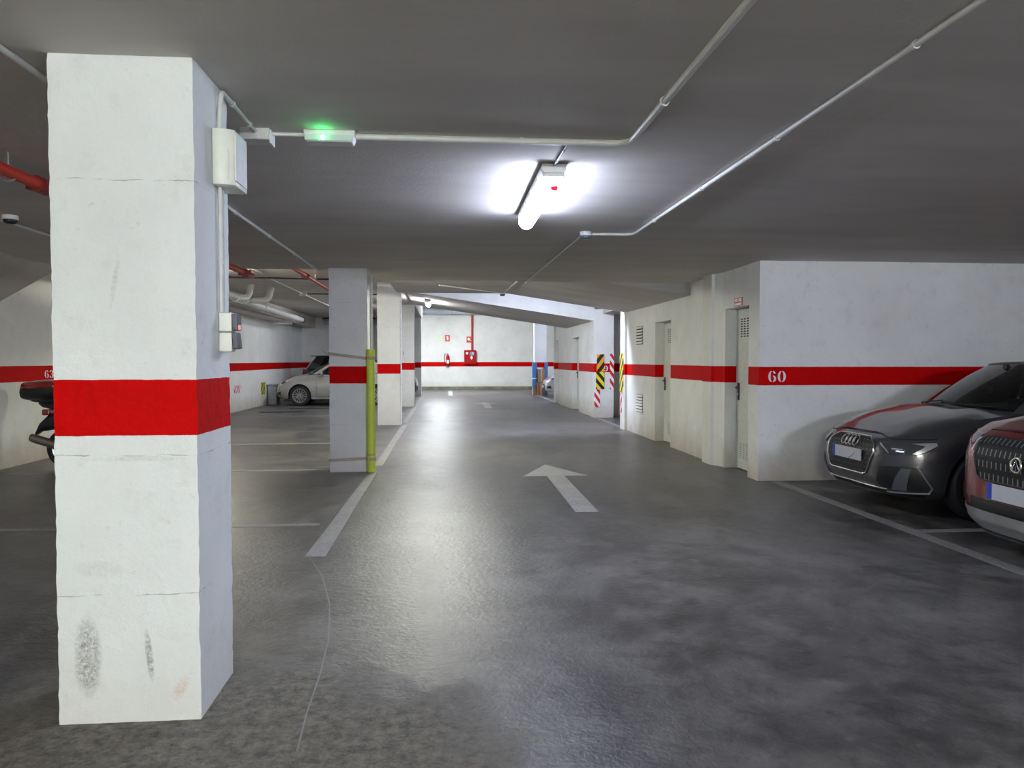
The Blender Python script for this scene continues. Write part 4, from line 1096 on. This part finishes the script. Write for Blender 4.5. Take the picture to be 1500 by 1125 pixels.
audi = dict(L=4.03, W=1.74, top=[(0, .75), (.15, .79), (.5, .87), (1.0, .945), (1.2, .96), (2.5, .985), (3.4, 1.01), (3.9, 1.0), (4.03, .95)],
            wf=WF, nose=NOSE, crown=[(0, .015), (.3, .05), (.9, .065), (1.2, .05), (1.6, .0), (4.1, 0)], cowl=1.05, xf=.85, nf=4.2, mf=2.6,
            gh=gh_hatch(4.03, 1.74, 1.06, .955, 1.46), wf_x=.84, wb=2.56, arch=.365, wr=.325, rimstyle='five', paint=paint('dark_grey_car_paint', (.050, .054, .060), .35, .3),
            features=feat_audi, doors=[(1.40, 2.40), (2.44, 3.2)], zdoor=(.30, .93), mirror=(1.62, .80, 1.0), seat=2.15, roofpaint=paint('dark_grey_car_paint', (.050, .054, .060)))
make_car(audi, (3.955, 7.10, 0), 0, 'dark grey compact hatchback with hexagonal grille parked beside the cross wall')
red = dict(L=4.30, W=1.86, zb=.20, top=[(0, .95), (.2, .99), (.6, 1.03), (1.1, 1.06), (2.5, 1.07), (3.6, 1.10), (4.1, 1.08), (4.3, 1.0)],
           wf=WF, nose=[(0, .12), (.12, .04), (.3, 0), (.5, .0), (.75, .0), (.88, .03), (.95, .08), (1, .16)], crown=[(0, .015), (.3, .05), (.9, .06), (1.2, .05), (1.6, 0), (4.3, 0)], cowl=1.15, xf=.85, nf=4., mf=2.5,
           gh=gh_hatch(4.30, 1.86, 1.17, 1.055, 1.58), wf_x=.88, wb=2.65, arch=.395, wr=.35, rimstyle='five', paint=paint('deep_red_car_paint', (.17, .006, .010), .35, .25),
           features=feat_red, doors=[(1.45, 2.45), (2.5, 3.3)], zdoor=(.34, 1.03), mirror=(1.66, .86, 1.1), seat=2.2)
make_car(red, (3.77, 4.64, 0), 0, 'deep red car with black dashed grille, cut off by the right edge')
silver = dict(L=3.97, W=1.72, top=[(0, .70), (.15, .76), (.5, .87), (1.0, .965), (1.2, .985), (2.5, 1.0), (3.4, 1.03), (3.8, 1.0), (3.97, .9)],
              wf=WF, nose=NOSE, crown=[(0, .015), (.3, .05), (.9, .06), (1.2, .05), (1.6, 0), (4, 0)], cowl=1.06, gh=gh_hatch(3.97, 1.72, 1.06, .985, 1.46),
              wf_x=.82, wb=2.49, arch=.36, wr=.325, rimstyle='multi', paint=paint('silver_car_paint', (.40, .40, .375), .4, .35), features=feat_plain,
              doors=[(1.35, 2.35), (2.4, 3.15)], zdoor=(.30, .94), mirror=(1.55, .80, 1.02), seat=2.1, sill=paint('silver_car_paint', (.52, .52, .49)))
make_car(silver, (-5.50, 25.30, 0), 0, 'silver hatchback nose to the left wall, left of the lime tube pillar')
silver2 = dict(silver); silver2['paint'] = paint('pale_silver_car_paint', (.56, .60, .66), .4, .3)
make_car(silver2, (3.88, 30.02, 0), R(0), 'pale silver car front peeking out behind the farther aisle wall')
suv = dict(silver); suv.update(L=4.3, W=1.8, top=[(0, .85), (.2, .95), (.6, 1.03), (1.1, 1.08), (3.0, 1.12), (4.0, 1.14), (4.3, 1.0)], gh=gh_hatch(4.3, 1.8, 1.15, 1.09, 1.68),
              cowl=1.15, arch=.38, wr=.34, wf_x=.86, wb=2.6, paint=paint('black_car_paint', (.008, .008, .009), .1, .2), features=feat_suv, doors=[(1.45, 2.45), (2.5, 3.3)], zdoor=(.34, 1.05),
              mirror=(1.62, .84, 1.12), seat=2.2, darkrear=True, rimstyle='ten', sill=M_dark)
make_car(suv, (-1.08, 28.6, 0), R(180), 'black tall hatchback seen from behind, beyond the silver hatchback')
dk = dict(silver); dk.update(paint=paint('charcoal_car_paint', (.02, .022, .026), .2, .2), rimstyle='ten', sill=M_dark)


# ------------------------------------------------------------------ motorcycle (rear at local x=0 axle, facing +x)
t = thing('motorcycle', (-5.06, 10.55, 0), 'motorcycle with red and black top box behind the near pillar', 'motorcycle')
def mwheel(x, name):
    w_ = bpy.data.objects.new(name, None); C.objects.link(w_); w_.parent = t; w_.location = (x, 0, .275)
    Mx = Matrix.Rotation(R(90), 4, 'X')
    MB().lathe([(.20, -.045), (.235, -.06), (.265, -.045), (.275, 0), (.265, .045), (.235, .06), (.20, .045)], 36, Mx, closed=True).build('tyre', M_rubber, w_, smooth=40)
    f = MB().lathe([(.175, -.03), (.205, -.045), (.205, .045), (.175, .03)], 36, Mx, closed=True).lathe([(0, -.06), (.04, -.06), (.04, .06), (0, .06)], 16, Mx)
    for k in range(5):
        a = k*2*math.pi/5; f.tube([(0, 0, 0), (.19*math.cos(a), 0, .19*math.sin(a))], .014, 6)
    f.build('rim', M_silver, w_, smooth=40)
mwheel(0, 'rear_wheel'); mwheel(1.32, 'front_wheel')
def shell(secs, name, mt, n=14, par=None):   # superellipse sections (x, z, halfwidth, halfheight)
    vs = []; fs = []
    for x, z, hw, hh in secs:
        for k in range(n):
            a = 2*math.pi*k/n; c, s_ = math.cos(a), math.sin(a)
            vs.append((x, hw*math.copysign(abs(c)**.75, c), z+hh*math.copysign(abs(s_)**.75, s_)))
    for i in range(len(secs)-1):
        for k in range(n): fs.append((i*n+k, i*n+(k+1) % n, (i+1)*n+(k+1) % n, (i+1)*n+k))
    fs += [tuple(range(n-1, -1, -1)), tuple(range((len(secs)-1)*n, len(secs)*n))]
    return MB().add(vs, fs).build(name, mt, par or t, smooth=45)
shell([(-.36, .88, .04, .02), (-.30, .87, .09, .05), (-.05, .84, .13, .08), (.25, .78, .15, .12), (.5, .72, .14, .14), (.7, .74, .1, .1)], 'tail_fairing', M_dark)
shell([(.02, .92, .10, .03), (.2, .90, .14, .045), (.5, .84, .15, .05), (.68, .84, .10, .04)], 'seat', mat('black_vinyl', (.015, .015, .016), .5))
shell([(.62, .86, .08, .05), (.75, .90, .15, .12), (.95, .90, .15, .13), (1.08, .86, .07, .07)], 'fuel_tank', M_redlens)
bx = shell([(-.55, 1.02, .10, .05), (-.52, 1.03, .19, .10), (-.45, 1.04, .22, .125), (-.2, 1.05, .23, .135), (-.08, 1.05, .21, .125), (-.03, 1.04, .12, .07)], 'top_box', M_dark)
shell([(-.535, 1.10, .14, .03), (-.50, 1.105, .20, .06), (-.40, 1.11, .225, .075), (-.2, 1.12, .232, .078), (-.08, 1.11, .205, .065), (-.03, 1.10, .13, .04)], 'box_lid', M_redlens, par=bx)
MB().box(-.42, .05, -.10, .10, .905, .93).tube([(-.4, .08, .91), (.2, .1, .86)], .012, 8).tube([(-.4, -.08, .91), (.2, -.1, .86)], .012, 8).build('luggage_rack', M_dark, t, smooth=40)
MB().box(-.30, -.20, -.09, .09, .72, .80).build('tail_light', M_redlens, t, bevel=.015)
shell([(-.40, .47, .07, .015), (-.34, .56, .09, .06), (-.24, .62, .08, .11), (-.1, .66, .07, .12), (.1, .62, .06, .10), (.3, .55, .06, .12)], 'mudguard', M_dark)
MB().tube([(-.40, -.14, .43), (-.36, -.14, .415), (.05, -.14, .28), (.35, -.12, .20)], [.052, .058, .055, .03], 14).build('exhaust', mat('brushed_exhaust', (.30, .27, .24), .35, .8), t, smooth=50)
MB().tube([(-.412, -.14, .434), (-.395, -.14, .43)], .05, 14).build('exhaust_tip', M_dark, t, smooth=50)
MB().box(.25, .75, -.14, .14, .22, .60).box(.0, .3, .06, .1, .24, .32).box(.0, .3, -.1, -.06, .24, .32).build('engine', mat('engine_grey', (.06, .06, .06), .5, .5), t, bevel=.03)
MB().tube([(1.32, .09, .275), (1.08, .09, .90)], .024, 10).tube([(1.32, -.09, .275), (1.08, -.09, .90)], .024, 10).build('fork', M_silver, t, smooth=50)
MB().tube([(.95, .36, 1.02), (1.05, .16, 1.04), (1.05, -.16, 1.04), (.95, -.36, 1.02)], .014, 8).build('handlebar', M_dark, t, smooth=50)
shell([(1.02, .9, .1, .1), (1.14, .86, .13, .14), (1.25, .82, .08, .09)], 'headlamp_fairing', M_redlens)
shell([(1.1, .56, .05, .02), (1.25, .59, .06, .03), (1.42, .575, .06, .03), (1.56, .47, .05, .03)], 'front_mudguard', M_dark)
MB().tube([(.35, .12, .25), (.42, .28, .0)], .012, 8).build('side_stand', M_dark, t, smooth=50)

# ------------------------------------------------------------------ render look
w = bpy.data.worlds.new('world'); S.world = w; w.use_nodes = True
w.node_tree.nodes['Background'].inputs[0].default_value = (.6, .65, .7, 1)
w.node_tree.nodes['Background'].inputs[1].default_value = 0.0
S.view_settings.view_transform = 'Standard'; S.view_settings.look = 'None'
S.view_settings.exposure = 0.0; S.view_settings.gamma = 1.0; S.view_settings.use_curve_mapping = False
S.cycles.max_bounces = 10; S.cycles.diffuse_bounces = 5; S.cycles.glossy_bounces = 4; S.cycles.transparent_max_bounces = 12
